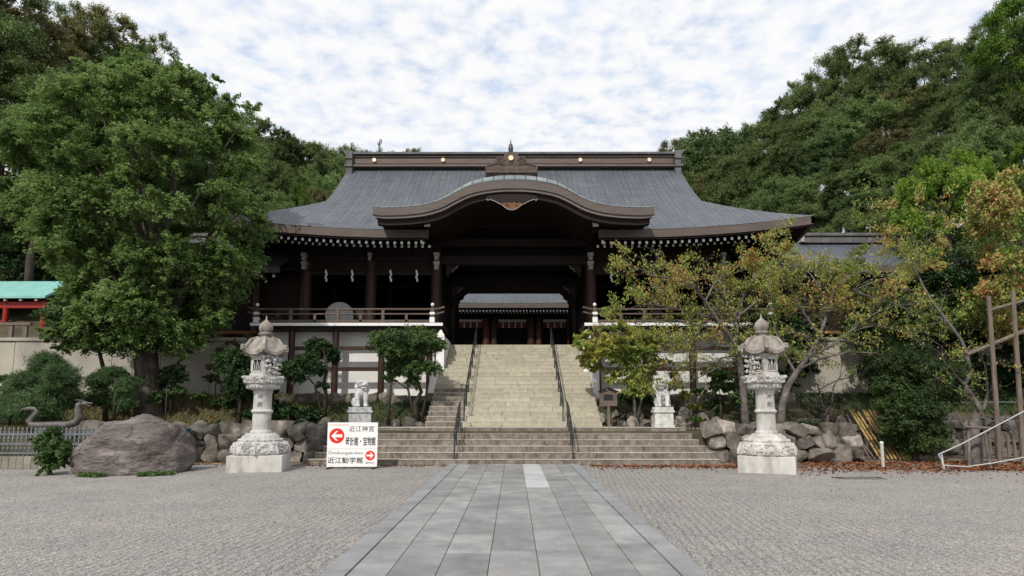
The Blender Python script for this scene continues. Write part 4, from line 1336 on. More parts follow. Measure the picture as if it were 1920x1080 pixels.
# boulder
b0 = G(250, 893)
BB = (P(250, 890, b0.y + 0.95).x, b0.y + 0.95)
mb = MB(); v, f = ico(5); v = v.copy()
for n, d in (((-0.75, -0.3, 0.55), 0.80), ((-0.2, -0.25, 0.95), 0.66), ((0.45, -0.2, 0.87), 0.66), ((0.85, -0.1, 0.5), 0.72), ((0.1, -0.95, 0.25), 0.66), ((-0.45, -0.85, 0.1), 0.72), ((0.6, -0.8, 0.05), 0.72), ((-0.95, -0.1, -0.1), 0.93), ((0.0, 0.6, 0.8), 0.6), ((0.25, -0.5, 0.83), 0.68)):
    n = np.array(n) / np.linalg.norm(n)
    v -= np.outer(np.maximum(0, v @ n - d), n) * 0.86
for fr, am in ((2.0, 0.055), (5.0, 0.03), (11.0, 0.014), (23, 0.009)):
    a = np.random.default_rng(int(fr * 10)).normal(size=(3, 3)) * fr
    v += am * np.sin(v @ a.T)
crack = np.abs(v @ np.array((0.45, 0.1, 0.9)) - 0.12 - 0.08 * np.sin(v[:, 0] * 5))
v *= (1 - 0.055 * np.exp(-(crack / 0.03) ** 2))[:, None]
crack = np.abs(v @ np.array((-0.5, 0.1, 0.8)) - 0.25 - 0.05 * np.sin(v[:, 0] * 7))
v *= (1 - 0.05 * np.exp(-(crack / 0.03) ** 2))[:, None]
crack = np.abs(v @ np.array((0.2, -0.5, 0.75)) - 0.42 - 0.06 * np.sin(v[:, 0] * 6 + 1))
v *= (1 - 0.05 * np.exp(-(crack / 0.03) ** 2))[:, None]
v[:, 0] += 0.10 * v[:, 2]
v = v * np.array((1.40, 1.12, 1.42)) + np.array((0, 0, 0.46))
mb.add(v, f)
o = mb.build('boulder', M['boulder'], smooth='all', loc=(P(250, 890, b0.y + 0.95).x, b0.y + 0.95, 0.0), rz=R(4))
tag(o, 'huge rounded grey brown boulder lying on the gravel under the big tree', 'boulder')

# ------------------------------------------------------------------ stone lanterns
def place_text(mb, body, x0, x1, z0, z1, y, off=0.0, mi=0, bend=None):
    v, f = text_mb(body, 1.0, off)
    if not len(v): return
    mn, mxx = v.min(0), v.max(0)
    X = x0 + (v[:, 0] - mn[0]) / max(1e-6, mxx[0] - mn[0]) * (x1 - x0)
    Z = z0 + (v[:, 1] - mn[1]) / max(1e-6, mxx[1] - mn[1]) * (z1 - z0)
    if bend:
        r, cx_ = bend
        q = (X - cx_) / r
        out = np.stack([r * np.sin(q), -r * np.cos(q), Z], 1)
    else:
        out = np.stack([X, np.full_like(X, y), Z], 1)
    mb.add(out, f, mi)


def lantern(label, loc, rz, dirt, face):
    t = thing('stone_lantern', label, 'lantern', loc, 0, 'pair of tall stone lanterns')
    ML = M['lantern_dirty'] if dirt else M['lantern']
    mb = MB(); mb.box((0, 0, 0.205), (1.36, 1.36, 0.43), rz)
    mb.build('base_block', M['lantern_base'], t, bevel=0.015)
    # lotus plinth, octagon with carved panels
    n = 8; ph = R(22.5) + face
    mb = MB(); mb.lathe([(0.70, 0.42), (0.74, 0.47), (0.735, 0.56), (0.68, 0.70), (0.60, 0.76), (0.56, 0.78)], n=n, ph=ph)
    rg = np.random.default_rng(11 if dirt else 12)
    for k in range(n):
        q = ph + 2 * math.pi * (k + 0.5) / n
        for j in range(30):
            u_ = rg.uniform(-0.22, 0.22); h_ = rg.uniform(0.47, 0.72)
            rad = 0.685 - max(0, h_ - 0.56) * 0.42
            px = rad * math.cos(q) - u_ * math.sin(q); py = rad * math.sin(q) + u_ * math.cos(q)
            a = rg.uniform(0.025, 0.055)
            mb.ell((px, py, h_), (a, a, a * rg.uniform(0.6, 1.2)), 1)
        q2 = ph + 2 * math.pi * k / n
        mb.tube([(0.745 * math.cos(q2), 0.745 * math.sin(q2), 0.45), (0.74 * math.cos(q2), 0.74 * math.sin(q2), 0.57), (0.66 * math.cos(q2), 0.66 * math.sin(q2), 0.73)], 0.028, 6)
    mb.build('lotus_plinth', ML, t, smooth=True)
    mb = MB(); mb.lathe([(0.56, 0.77), (0.56, 0.80), (0.46, 0.88), (0.38, 0.95), (0.30, 0.97)], n=32)
    for lev, (rr, zz_, nn, sz) in enumerate(((0.525, 0.80, 24, 0.05), (0.43, 0.885, 22, 0.042), (0.345, 0.95, 20, 0.035))):
        for k in range(nn):
            q = 2 * math.pi * (k + 0.5 * lev) / nn
            mb.ell((rr * math.cos(q), rr * math.sin(q), zz_), (sz, sz, sz * 0.7), 2)
    mb.build('petal_collar', ML, t, smooth=True)
    mb = MB(); mb.lathe([(0.28, 0.96), (0.285, 1.0), (0.27, 1.03), (0.24, 1.06), (0.235, 1.48), (0.265, 1.51), (0.285, 1.54), (0.265, 1.58), (0.235, 1.61), (0.23, 2.0), (0.245, 2.03), (0.25, 2.08), (0.24, 2.11)], n=32)
    sh = mb.build('shaft', ML, t, smooth=True)
    mb = MB()
    place_text(mb, '奉', -0.068 + 0.03, 0.068 + 0.03, 1.84, 1.98, 0, 0.01, 0, (0.236, 0))
    place_text(mb, '献', -0.068 + 0.03, 0.068 + 0.03, 1.66, 1.80, 0, 0.01, 0, (0.238, 0))
    mb.build('inscription', M['ink'], sh)
    # capital and carved platform
    mb = MB(); mb.lathe([(0.24, 2.10), (0.34, 2.13), (0.42, 2.20), (0.43, 2.25), (0.40, 2.27)], n=32)
    for k in range(24):
        q = 2 * math.pi * k / 24
        mb.ell((0.39 * math.cos(q), 0.39 * math.sin(q), 2.19), (0.05, 0.05, 0.06), 1)
    mb.build('capital', ML, t, smooth=True)
    n6 = 6; ph6 = face
    mb = MB(); mb.lathe([(0.47, 2.26), (0.53, 2.29), (0.545, 2.38), (0.56, 2.47), (0.50, 2.48)], n=n6, ph=ph6)
    for k in range(n6):
        q = ph6 + 2 * math.pi * (k + 0.5) / n6
        for j in range(14):
            u_ = rg.uniform(-0.23, 0.23); h_ = rg.uniform(2.31, 2.45); rad = 0.475
            px = rad * math.cos(q) - u_ * math.sin(q); py = rad * math.sin(q) + u_ * math.cos(q)
            a = rg.uniform(0.02, 0.045); mb.ell((px, py, h_), (a, a, a), 1)
        q2 = ph6 + 2 * math.pi * k / n6
        mb.ell((0.55 * math.cos(q2), 0.55 * math.sin(q2), 2.44), (0.06, 0.06, 0.05), 1)
    mb.build('carved_platform', ML, t, smooth=True)
    mb = MB(); mb.lathe([(0.40, 2.47), (0.40, 2.54), (0.36, 2.55), (0.36, 2.96), (0.40, 2.98), (0.40, 3.04)], n=n6, ph=ph6)
    fb = mb.build('fire_box', ML, t)
    for k in range(n6):
        q = ph6 + 2 * math.pi * (k + 0.5) / n6
        ap = 0.36 * math.cos(math.pi / 6)
        Mx = Matrix.Rotation(q + R(90), 3, 'Z')
        fr = MB()
        def bxl(x0, x1, z0, z1, y0, y1, m_=0, mbb=None):
            c = Mx @ Vector(((x0 + x1) / 2, -(ap + (y0 + y1) / 2), (z0 + z1) / 2)) if False else None
            cc = Vector((math.cos(q), math.sin(q), 0)) * (ap + (y0 + y1) / 2) + Vector((-math.sin(q), math.cos(q), 0)) * ((x0 + x1) / 2) + Vector((0, 0, (z0 + z1) / 2))
            mbb.box(cc, (abs(x1 - x0), abs(y1 - y0), abs(z1 - z0)), q + R(90), m_)
        if k % 2 == 0 or True:
            bxl(-0.12, 0.12, 2.61, 2.92, -0.005, 0.004, 1, fr)
            for a, b_ in ((-0.14, -0.12), (0.12, 0.14)): bxl(a, b_, 2.60, 2.93, 0, 0.018, 0, fr)
            for a, b_ in ((2.59, 2.62), (2.90, 2.93)): bxl(-0.14, 0.14, a, b_, 0, 0.018, 0, fr)
            # slanting reed cut-out bars
            for j in range(4):
                x_ = -0.085 + j * 0.055
                c0 = Vector((math.cos(q), math.sin(q), 0)) * (ap + 0.008); sx__ = Vector((-math.sin(q), math.cos(q), 0))
                fr.tube([c0 + sx__ * x_ + Vector((0, 0, 2.63)), c0 + sx__ * (x_ + 0.012) + Vector((0, 0, 2.75)), c0 + sx__ * (x_ + 0.035 * (1 if j % 2 else -1)) + Vector((0, 0, 2.89))], 0.011, 5)
            fr.build('window', [ML, M['black']], fb)
    # coiled dragon on one side of the fire box
    mb = MB()
    qd = R(-35) if not dirt else R(205)
    for j in range(80):
        th = qd + R(24) * math.sin(j * 0.31) + R(6) * rg.normal(); zz_ = 2.50 + j / 80 * 0.52
        rad = 0.42 + 0.06 * rg.random()
        a = rg.uniform(0.018, 0.042)
        mb.ell((rad * math.cos(th), rad * math.sin(th), zz_), (a, a, a * 1.1), 1)
    mb.build('dragon_carving', ML, fb, smooth=True)
    # roof: hexagonal, curling corners
    rows_ = []
    nseg = 36
    for rr, zz_ in ((0.15, 3.53), (0.25, 3.50), (0.34, 3.42), (0.415, 3.30), (0.48, 3.19), (0.56, 3.12)):
        ring = []
        for k in range(nseg):
            q = 2 * math.pi * k / nseg
            c6 = math.cos(6 * q) * 0.5 + 0.5
            pr = (math.cos(math.pi / 6) / math.cos((q % (math.pi / 3)) - math.pi / 6))
            pr = pr
            up_ = 0.10 * (rr / 0.56) ** 4 * c6 ** 3 + 0.02 * c6 ** 4 * (rr > 0.2)
            ring.append((rr * pr * 1.06 * math.cos(q + ph6), rr * pr * 1.06 * math.sin(q + ph6), zz_ + up_))
        rows_.append(ring)
    for rr, dz in ((0.56, -0.085), (0.40, -0.075)):
        rows_.append([(x * rr / 0.56, y * rr / 0.56, z + dz - (0.0 if rr > .5 else 0.05)) for x, y, z in rows_[5]])
    mb = MB()
    fs = []
    for i in range(len(rows_) - 1):
        for k in range(nseg):
            k2 = (k + 1) % nseg
            fs.append((i * nseg + k, i * nseg + k2, (i + 1) * nseg + k2, (i + 1) * nseg + k))
    fs.append(tuple(range(nseg))); fs.append(tuple((len(rows_) - 1) * nseg + k for k in range(nseg)))
    mb.add([p for r_2 in rows_ for p in r_2], fs)
    for k in range(6):
        q = ph6 + 2 * math.pi * k / 6
        d = Vector((math.cos(q), math.sin(q), 0))
        mb.tube([d * 0.2 + Vector((0, 0, 3.53)), d * 0.40 + Vector((0, 0, 3.45)), d * 0.51 + Vector((0, 0, 3.30)), d * 0.57 + Vector((0, 0, 3.20)), d * 0.63 + Vector((0, 0, 3.20)), d * 0.635 + Vector((0, 0, 3.28)), d * 0.57 + Vector((0, 0, 3.29))], [0.03, 0.035, 0.045, 0.06, 0.06, 0.05, 0.03], 8)
    mb.build('roof', M['lantern_roof'], t, smooth=True)
    mb = MB(); mb.lathe([(0.16, 3.50), (0.14, 3.56), (0.19, 3.60), (0.20, 3.63), (0.14, 3.67), (0.17, 3.72), (0.185, 3.80), (0.165, 3.88), (0.10, 3.95), (0.035, 4.0), (0.018, 4.08), (0.004, 4.14)], n=24)
    mb.build('finial', M['lantern_roof'], t, smooth=True)
    return t


pl = G(486, 884); pr = G(1441, 887)
lantern('white granite lantern with carved dragon standing left of the path near the sign board', (P(486, 880, pl.y + 0.35).x, pl.y + 0.35, 0), R(10), False, R(-12))
lantern('stone lantern with brown stained roof standing right of the path under cherry branches', (P(1440, 880, pr.y + 0.45).x, pr.y + 0.45, 0), R(-25), True, R(18))

# ------------------------------------------------------------------ sign board
s0 = G(659, 879)
sg = thing('sign_board', 'white sign board with red arrow discs standing on the gravel before the steps', 'sign', (s0.x, s0.y, 0))
sg.rotation_euler = (0, 0, R(2))
SW, SH = 1.36, 1.19
def sgp(a, b): return ((a - 95) / 480 * SW - SW / 2, 0.05 + (1005 - b) / 425 * SH)
mb = MB(); mb.bx(-SW / 2, SW / 2, 0, 0.03, 0.05, 0.05 + SH)
bd = mb.build('board', M['sign'], sg, bevel=0.004)
mb = MB()
for x in (-0.6, 0.6):
    mb.bx(x - 0.03, x + 0.03, 0.032, 0.062, 0.0, 1.15)
    mb.bx(x - 0.03, x + 0.03, -0.22, 0.5, 0.0, 0.045)
mb.build('stand', M['redwood'], sg)
for body, a0, a1, b0_, b1_, of in (('近江神宮', 300, 540, 612, 668, 0.0), ('時計館・宝物館', 272, 556, 716, 802, 0.012), ('近江勧学館', 105, 440, 912, 972, 0.008)):
    x0, zt = sgp(a0, b0_); x1, zb_ = sgp(a1, b1_)
    mb = MB(); place_text(mb, body, x0, x1, zb_, zt, -0.004, of)
    mb.build('lettering', M['black'], sg)
for body, a0, a1, b0_, b1_, of in (('Ōmikangakukan', 110, 440, 850, 892, 0.0), ('徒歩2分', 466, 552, 955, 976, 0.0)):
    x0, zt = sgp(a0, b0_); x1, zb_ = sgp(a1, b1_)
    mb = MB(); place_text(mb, body, x0, x1, zb_, zt, -0.004, of)
    mb.build('small_lettering', M['ink'], sg)
for cx_, cz_, rr, dr in ((185, 708, 72, -1), (508, 897, 46, 1)):
    x, z = sgp(cx_, cz_); r = rr / 480 * SW
    mb = MB(); mb.disc_y(x, -0.004, -0.001, z, r, 36)
    dsc = mb.build('arrow_disc', M['red'], sg)
    mb = MB(); k = r * 0.74
    ar = [(1.0, 0), (0.12, 0.86), (-0.22, 0.86), (0.36, 0.26), (-0.98, 0.26), (-0.98, -0.26), (0.36, -0.26), (-0.22, -0.86), (0.12, -0.86)]
    mb.prism([(x + dr * a * k, z + b * k) for a, b in ar], -0.007, -0.0045)
    mb.build('arrow', M['sign'], dsc)
mb = MB(); x0, z = sgp(105, 604); x1, _ = sgp(300, 604); mb.bx(x0, x1, -0.003, -0.001, z - 0.006, z + 0.004)
x0, z = sgp(97, 832); x1, _ = sgp(573, 832)
mb.build('red_line', M['red'], sg)
mb = MB(); mb.bx(x0, x1, -0.003, -0.001, z - 0.004, z + 0.002); mb.build('divider_line', M['greypaint'], sg)

# ------------------------------------------------------------------ lion-dog statues
def lion(label, loc, rz, mat, turn):
    t = thing('lion_dog_statue', label, 'statue', loc, rz, 'pair of lion-dog statues')
    mb = MB(); mb.bx(-0.33, 0.33, -0.33, 0.33, -0.05, 0.08); mb.bx(-0.29, 0.29, -0.29, 0.29, 0.08, 0.46); mb.bx(-0.33, 0.33, -0.33, 0.33, 0.46, 0.53); mb.bx(-0.30, 0.30, -0.30, 0.30, 0.53, 0.64)
    mb.build('pedestal', mat, t, bevel=0.015)
    b = MB()
    Z = 0.64
    b.ell((0, 0.13, Z + 0.19), (0.21, 0.17, 0.20))
    for s in (-1, 1):
        b.ell((s * 0.17, 0.05, Z + 0.16), (0.10, 0.17, 0.16)); b.ell((s * 0.19, -0.10, Z + 0.045), (0.07, 0.12, 0.05))
        b.tube([(s * 0.12, -0.08, Z + 0.48), (s * 0.135, -0.16, Z + 0.30), (s * 0.125, -0.19, Z + 0.14), (s * 0.125, -0.20, Z + 0.03)], [0.10, 0.08, 0.065, 0.075], 10)
        b.ell((s * 0.125, -0.24, Z + 0.04), (0.075, 0.09, 0.05))
    b.ell((0, 0.02, Z + 0.40), (0.185, 0.16, 0.24)); b.ell((0, -0.09, Z + 0.46), (0.16, 0.11, 0.15))
    hx = 0.05 * turn
    b.ell((hx, -0.10, Z + 0.72), (0.185, 0.17, 0.155))
    b.ell((hx + 0.02 * turn, -0.25, Z + 0.70), (0.125, 0.10, 0.055)); b.ell((hx + 0.02 * turn, -0.22, Z + 0.605), (0.105, 0.09, 0.035))
    b.ell((hx + 0.02 * turn, -0.335, Z + 0.725), (0.045, 0.03, 0.03))
    for s in (-1, 1):
        b.ell((hx + s * 0.085, -0.225, Z + 0.785), (0.06, 0.045, 0.035)); b.ell((hx + s * 0.17, -0.04, Z + 0.79), (0.05, 0.07, 0.075))
        for k in range(6):
            a = k / 5
            b.ell((hx + s * (0.15 + 0.05 * math.sin(a * 3)), 0.02 - 0.09 * a + 0.02, Z + 0.80 - 0.30 * a), (0.06, 0.06, 0.065), 1)
    for k in range(5): b.ell((hx + (k - 2) * 0.07, 0.06, Z + 0.84 - 0.02 * abs(k - 2)), (0.055, 0.07, 0.05), 1)
    b.tube([(0, 0.27, Z + 0.10), (0, 0.32, Z + 0.25), (0, 0.30, Z + 0.45), (0, 0.26, Z + 0.60)], [0.06, 0.09, 0.08, 0.02], 8)
    remesh_build(b, 'lion_dog', mat, t, 0.014, 1)
    return t


p = P(674, 796, 20.75)
lion('grey lion-dog statue on its pedestal behind the white sign board', (p.x, 20.75, LZ), R(28), M['statue'], 1)
p = P(1243, 797, 20.75)
lion('pale lion-dog statue on its pedestal half hidden by cherry leaves', (p.x, 20.75, LZ), R(-4), M['statue2'], -1)

# notice box
p = P(1141, 790, 21.5)
nb_ = thing('notice_board', 'small dark wooden notice board with gabled top beside the cream stairs', 'notice board', (p.x, 21.5, LZ), R(-3))
mb = MB(); mb.bx(-0.04, 0.04, -0.04, 0.04, -0.1, 0.75); mb.build('post', M['polewood'], nb_)
mb = MB(); mb.prism([(-0.29, 0.68), (0.29, 0.68), (0.29, 1.14), (0, 1.24), (-0.29, 1.14)], -0.05, 0.05); mb.build('board', M['railwood'], nb_)
mb = MB(); mb.prism([(-0.33, 1.13), (0, 1.25), (0.33, 1.13), (0.33, 1.17), (0, 1.30), (-0.33, 1.17)], -0.12, 0.10); mb.build('roof', M['darkwood'], nb_)
mb = MB(); mb.bx(-0.15, 0.15, -0.057, -0.051, 0.86, 1.06); mb.build('panel', M['black'], nb_)

# ------------------------------------------------------------------ retaining walls and left-hand things
for s in (-1, 1):
    mb = MB()
    for k in range(12):
        x0 = 10.35 + k * 2.0
        mb.bx(s * (x0 + 0.005), s * (x0 + 1.995), 25.95, 26.3, 1.9, 4.36 - (0.02 if k % 2 else 0))
    mb.bx(s * 10.3, s * 34.4, 25.88, 26.34, 4.36, 4.50)
    o = mb.build('retaining_wall', M['concrete'], bevel=0.02)
    tag(o, 'pale concrete retaining wall behind the trees on the %s' % ('left' if s < 0 else 'right'), 'wall')

f0 = G(75, 879)
fe = thing('iron_fence', 'grey ornamental iron fence on a stone kerb beside the boulder', 'fence', (f0.x, f0.y, 0))
mb = MB()
for k in range(30): mb.bx(-4.6 + k * 0.2, -4.6 + k * 0.2 + 0.192, -0.12, 0.12, 0, 0.33)
mb.build('kerb', M['kerbstone'], fe, bevel=0.01)
mb = MB()
for z in (0.42, 0.66, 0.92): mb.bx(-4.6, 1.4, -0.02, 0.02, z - 0.02, z + 0.02)
mb.build('rail', M['ironfence'], fe)
mb = MB()
for k in range(50):
    x = -4.55 + k * 0.12
    mb.cyl(x, 0, 0.33, 1.02, 0.018, 6); mb.ell((x, 0, 1.06), (0.03, 0.02, 0.055), 1)
    for z in (0.54, 0.80): mb.ell((x, 0, z), (0.035, 0.025, 0.05), 1)
    for z in (0.66, 0.92): mb.ell((x + 0.06, 0, z), (0.04, 0.02, 0.035), 1)
mb.build('pickets', M['ironfence'], fe, smooth='all')

DY = 18.6
dr = thing('dragon_sculpture', 'grey bronze dragon with raised head and tail behind the iron fence', 'sculpture', (P(95, 790, DY).x, DY, 0))
pts = [(38, 768), (52, 766), (63, 766), (68, 771), (62, 780), (53, 789), (58, 797), (75, 798), (100, 797), (125, 797), (141, 792), (148, 782), (146, 770), (146, 760), (152, 756)]
q = [P(a, b, DY) - dr.location for a, b in pts]
mb = MB(); mb.tube(q, [0.03, 0.06, 0.05, 0.06, 0.075, 0.09, 0.10, 0.105, 0.105, 0.105, 0.11, 0.11, 0.10, 0.09, 0.09], 12)
mb.build('body', M['bronze'], dr, smooth='all')
hc = P(157, 757, DY) - dr.location
mb = MB(); mb.ell(hc, (0.13, 0.08, 0.08)); mb.ell(hc + Vector((0.15, 0, 0.01)), (0.11, 0.06, 0.035)); mb.ell(hc + Vector((0.13, 0, -0.06)), (0.09, 0.05, 0.025))
for s in (-1, 1): mb.tube([hc + Vector((-0.03, s * 0.05, 0.06)), hc + Vector((-0.13, s * 0.08, 0.11)), hc + Vector((-0.24, s * 0.09, 0.10))], [0.022, 0.016, 0.006], 6)
mb.build('head', M['bronze'], dr, smooth='all')
mb = MB(); mb.bx(-0.55, 0.5, -0.22, 0.22, 0, 0.45); mb.bx(-0.4, 0.35, -0.12, 0.12, 0.45, P(95, 803, DY).z)
mb.build('stand', M['bronze'], dr, bevel=0.02)

p = G(341, 868)
tb = thing('utility_box', 'teal plastic utility box standing between boulder and rubble wall', 'box', (p.x, 19.2, 0))
mb = MB(); mb.bx(-0.27, 0.27, -0.2, 0.2, 0, 0.98); mb.build('body', M['teal'], tb, bevel=0.03)
mb = MB(); mb.bx(-0.29, 0.29, -0.22, 0.22, 0.98, 1.04); mb.build('lid', M['teal'], tb, bevel=0.02)
mb = MB(); mb.bx(0.08, 0.2, -0.205, -0.201, 0.75, 0.92); mb.build('sticker', M['paper'], tb)

PVY = 30.5
pv = thing('pavilion', 'open pavilion with pale green copper roof and vermilion posts at far left', 'pavilion', (P(-40, 655, PVY).x, PVY, 4.4))
z1, z2 = P(0, 556, PVY).z, P(0, 527, PVY + 1.8).z
xa, xb = P(-260, 540, PVY).x, P(93, 540, PVY).x
mb = MB(); mb.prism([(PVY - 0.3, z1), (PVY + 1.8, z2), (PVY + 3.9, z1), (PVY + 3.9, z1 - 0.12), (PVY + 1.8, z2 - 0.14), (PVY - 0.3, z1 - 0.12)], xa, xb, axis='x')
mb.build('roof', M['verdigris'], pv, world=True)
mb = MB(); mb.bx(xa + 0.2, xb - 0.3, PVY + 0.0, PVY + 0.2, z1 - 0.55, z1 - 0.25); mb.build('beam', M['vermilion'], pv, world=True)
for u in (-190, -90, 8, 80):
    x = P(u, 600, PVY + 0.1).x
    for yy in (0.1, 3.4):
        mb = MB(); mb.cyl(x, PVY + yy, 4.4, z1 - 0.2, 0.13, 14); mb.build('post', M['vermilion'], pv, world=True, smooth=True)
mb = MB(); mb.bx(xa, xb - 1.2, PVY + 3.5, PVY + 3.6, 4.4, z1 - 0.1); mb.build('back_wall', M['blackvoid'], pv, world=True)
mb = MB()
for k in range(12): mb.bx(xa + 0.3 + k * 0.75, xa + 0.4 + k * 0.75, PVY - 0.2, PVY - 0.1, z1 - 0.23, z1 - 0.14)
mb.build('rafter_ends', M['gold'], pv, world=True)
wf = thing('wooden_fence', 'weathered wooden rail fence below the green roofed pavilion', 'fence', (P(10, 690, 27).x, 27.0, 4.4))
mb = MB()
for k in range(10): mb.bx(-5.0 + k * 0.62, -4.82 + k * 0.62, -0.05, 0.05, -0.6, 0.75)
mb.build('pale', M['polewood'], wf)
mb = MB(); mb.bx(-5.1, 0.9, -0.08, 0.08, 0.75, 0.87); mb.bx(-5.1, 0.9, 0.05, 0.1, 0.1, 0.2); mb.build('rail', M['polewood'], wf)

# ------------------------------------------------------------------ vegetation
def leaf_cloud(centers, radii, n, size, rg, up=0.5, out=0.7, rnd=0.6, aspect=0.55, shell=0.5, weights=None, droop=0.0, cap=0.0):
    C_ = np.asarray(centers, float); R_ = np.asarray(radii, float)
    wgt = (np.prod(R_, 1) ** (2 / 3)) if weights is None else np.asarray(weights, float)
    k = rg.choice(len(C_), n, p=wgt / wgt.sum())
    d = rg.normal(size=(n, 3)); d /= np.linalg.norm(d, axis=1)[:, None]
    if cap: d[:, 2] = np.where((d[:, 2] < 0) & (rg.random(n) < cap), -d[:, 2], d[:, 2])
    r = (1 - shell) * rg.random(n) ** (1 / 3) + shell * (1 - 0.25 * rg.random(n) ** 2)
    r *= 1 + 0.25 * np.maximum(0, rg.normal(size=n)) * (rg.random(n) < 0.3)
    pos = C_[k] + d * r[:, None] * R_[k]
    nr = d * out + np.array((0, 0, up)) + rg.normal(size=(n, 3)) * rnd
    nr /= np.linalg.norm(nr, axis=1)[:, None]
    a = np.cross(nr, rg.normal(size=(n, 3))); a[:, 2] -= droop; a /= np.linalg.norm(a, axis=1)[:, None] + 1e-9
    b = np.cross(nr, a)
    s = size * (0.6 + 0.8 * rg.random(n))[:, None]
    bend = nr * s * 0.10
    v = np.stack([pos + a * s * 0.5 - bend, pos + b * s * aspect * 0.5 + bend, pos - a * s * 0.5 - bend, pos - b * s * aspect * 0.5 + bend], 1)
    return v.reshape(-1, 3)


def sprays(lc, lr, ntw, n, size, rg, cc=None, ccw=0.4, lens=(0.45, 1.2), start=0.15, up=0.15, droop=0.15, jit=0.10, aspect=0.5, nup=0.7, nd=0.35, rnd=0.5):
    """leaves set along twigs that radiate from the centre of each bough"""
    lc = np.asarray(lc, float); lr = np.asarray(lr, float)
    w_ = np.prod(lr, 1) ** (2 / 3)
    k = rg.choice(len(lc), ntw, p=w_ / w_.sum())
    d = rg.normal(size=(ntw, 3)); d /= np.linalg.norm(d, axis=1)[:, None]
    if cc is not None:
        o = lc[k] - np.asarray(cc); o /= np.linalg.norm(o, axis=1)[:, None] + 1e-6
        d = d * (1 - ccw) + o * ccw * 1.2
    d[:, 2] += up
    d /= np.linalg.norm(d, axis=1)[:, None]
    ln = rg.uniform(lens[0], lens[1], ntw) * np.where(rg.random(ntw) < 0.08, 1.25, 1.0)
    cnt = rg.random(ntw) ** 0.6 * ln; q = rg.choice(ntw, n, p=cnt / cnt.sum())
    t = start + (ln[q] - start) * rg.random(n) ** 0.65
    R_ = lr[k[q]]
    pos = lc[k[q]] + d[q] * R_ * t[:, None] + rg.normal(size=(n, 3)) * (jit * R_.mean(1) * (0.5 + 0.5 * t))[:, None]
    pos[:, 2] -= droop * R_[:, 2] * t ** 2
    nr = rg.normal(size=(n, 3)) * rnd + d[q] * nd; nr[:, 2] += nup
    nr /= np.linalg.norm(nr, axis=1)[:, None]
    ax = d[q] + rg.normal(size=(n, 3)) * 0.7
    b_ = np.cross(nr, ax); b_ /= np.linalg.norm(b_, axis=1)[:, None] + 1e-9
    a_ = np.cross(b_, nr)
    s = size * (0.55 + 0.9 * rg.random(n))[:, None]
    bend = nr * s * 0.10
    v = np.stack([pos + a_ * s * 0.5 - bend, pos + b_ * s * aspect * 0.5 + bend, pos - a_ * s * 0.5 - bend, pos - b_ * s * aspect * 0.5 + bend], 1)
    return v.reshape(-1, 3)


def tree_obj(name, label, cat, loc, trunk_me, crown_me, group=None, rz=0, scale=(1, 1, 1), tn='trunk', cn='crown'):
    t = thing(name, label, cat, loc, rz, group); t.scale = scale
    for nm, me in ((tn, trunk_me), (cn, crown_me)):
        if me is None: continue
        o = link(bpy.data.objects.new(nm, me)); o.parent = t
    return t


def limbs_to(mb, base, tr, centers, rg, r0, frac=0.5):
    """trunk then limbs reaching the leaf clumps"""
    for c in centers:
        c = Vector(c)
        k = rg.uniform(0.35, 0.95)
        p0 = tr(k)
        mid = p0.lerp(c, 0.5) + Vector((rg.normal() * 0.2, rg.normal() * 0.2, rg.uniform(0.0, 0.5)))
        mb.tube([p0, mid, c], [r0 * frac * (1.1 - k * 0.6), r0 * frac * 0.5, r0 * 0.06], 5, cap=False)


def broadleaf(seed, mat, h=10.0, r=4.0, n=64000, size=0.14, K=70, base=0.22, up=0.6, shell=0.2, crz=0.40, cr=(0.16, 0.36), rnd=0.5, cap=0.3, ntw=2600):
    rg = np.random.default_rng(seed)
    cs = []; rs = []
    zc_ = h * (base + 1) / 2 + 0.0
    hz = h * (1 - base) / 2
    lob = [(rg.uniform(0, 6.28), rg.uniform(0.8, 1.15), rg.integers(2, 5)) for _ in range(3)]
    for i in range(K):
        z = rg.uniform(-0.85, 0.93); q = rg.uniform(0, 2 * math.pi)
        w_ = math.sqrt(max(0, 1 - abs(z) ** 2.2))
        rad = r * w_ * (0.55 + 0.33 * rg.random() ** 0.5)
        rad *= 1 + 0.16 * math.sin(q * lob[0][2] + lob[0][0]) + 0.12 * math.sin(z * 4 + lob[1][0])
        cs.append((rad * math.cos(q), rad * math.sin(q), zc_ + z * hz * 0.9))
        a = r * rg.uniform(*cr)
        rs.append((a, a, a * rg.uniform(0.5, 0.8)))
    crown = quads_mesh('crown', sprays(cs, rs, ntw, n, size, rg, cc=(0, 0, h * 0.4), ccw=0.35, nup=up, rnd=rnd), mat)
    mb = MB()
    tz = h * 0.72
    mb.tube([(0, 0, -0.4), (0.03 * h * rg.normal() * .3, 0, h * 0.2), (0.02 * h * rg.normal(), 0.02 * h * rg.normal(), h * 0.45), (0.2, 0.1, tz)], [0.045 * h * .8, 0.034 * h * .8, 0.024 * h, 0.006 * h], 8)
    tr = lambda k: Vector((0, 0, tz * k))
    limbs_to(mb, None, tr, cs[::10], rg, 0.03 * h)
    trunk = mb.mesh('trunk', M['darkbark'], smooth='all')
    return trunk, crown


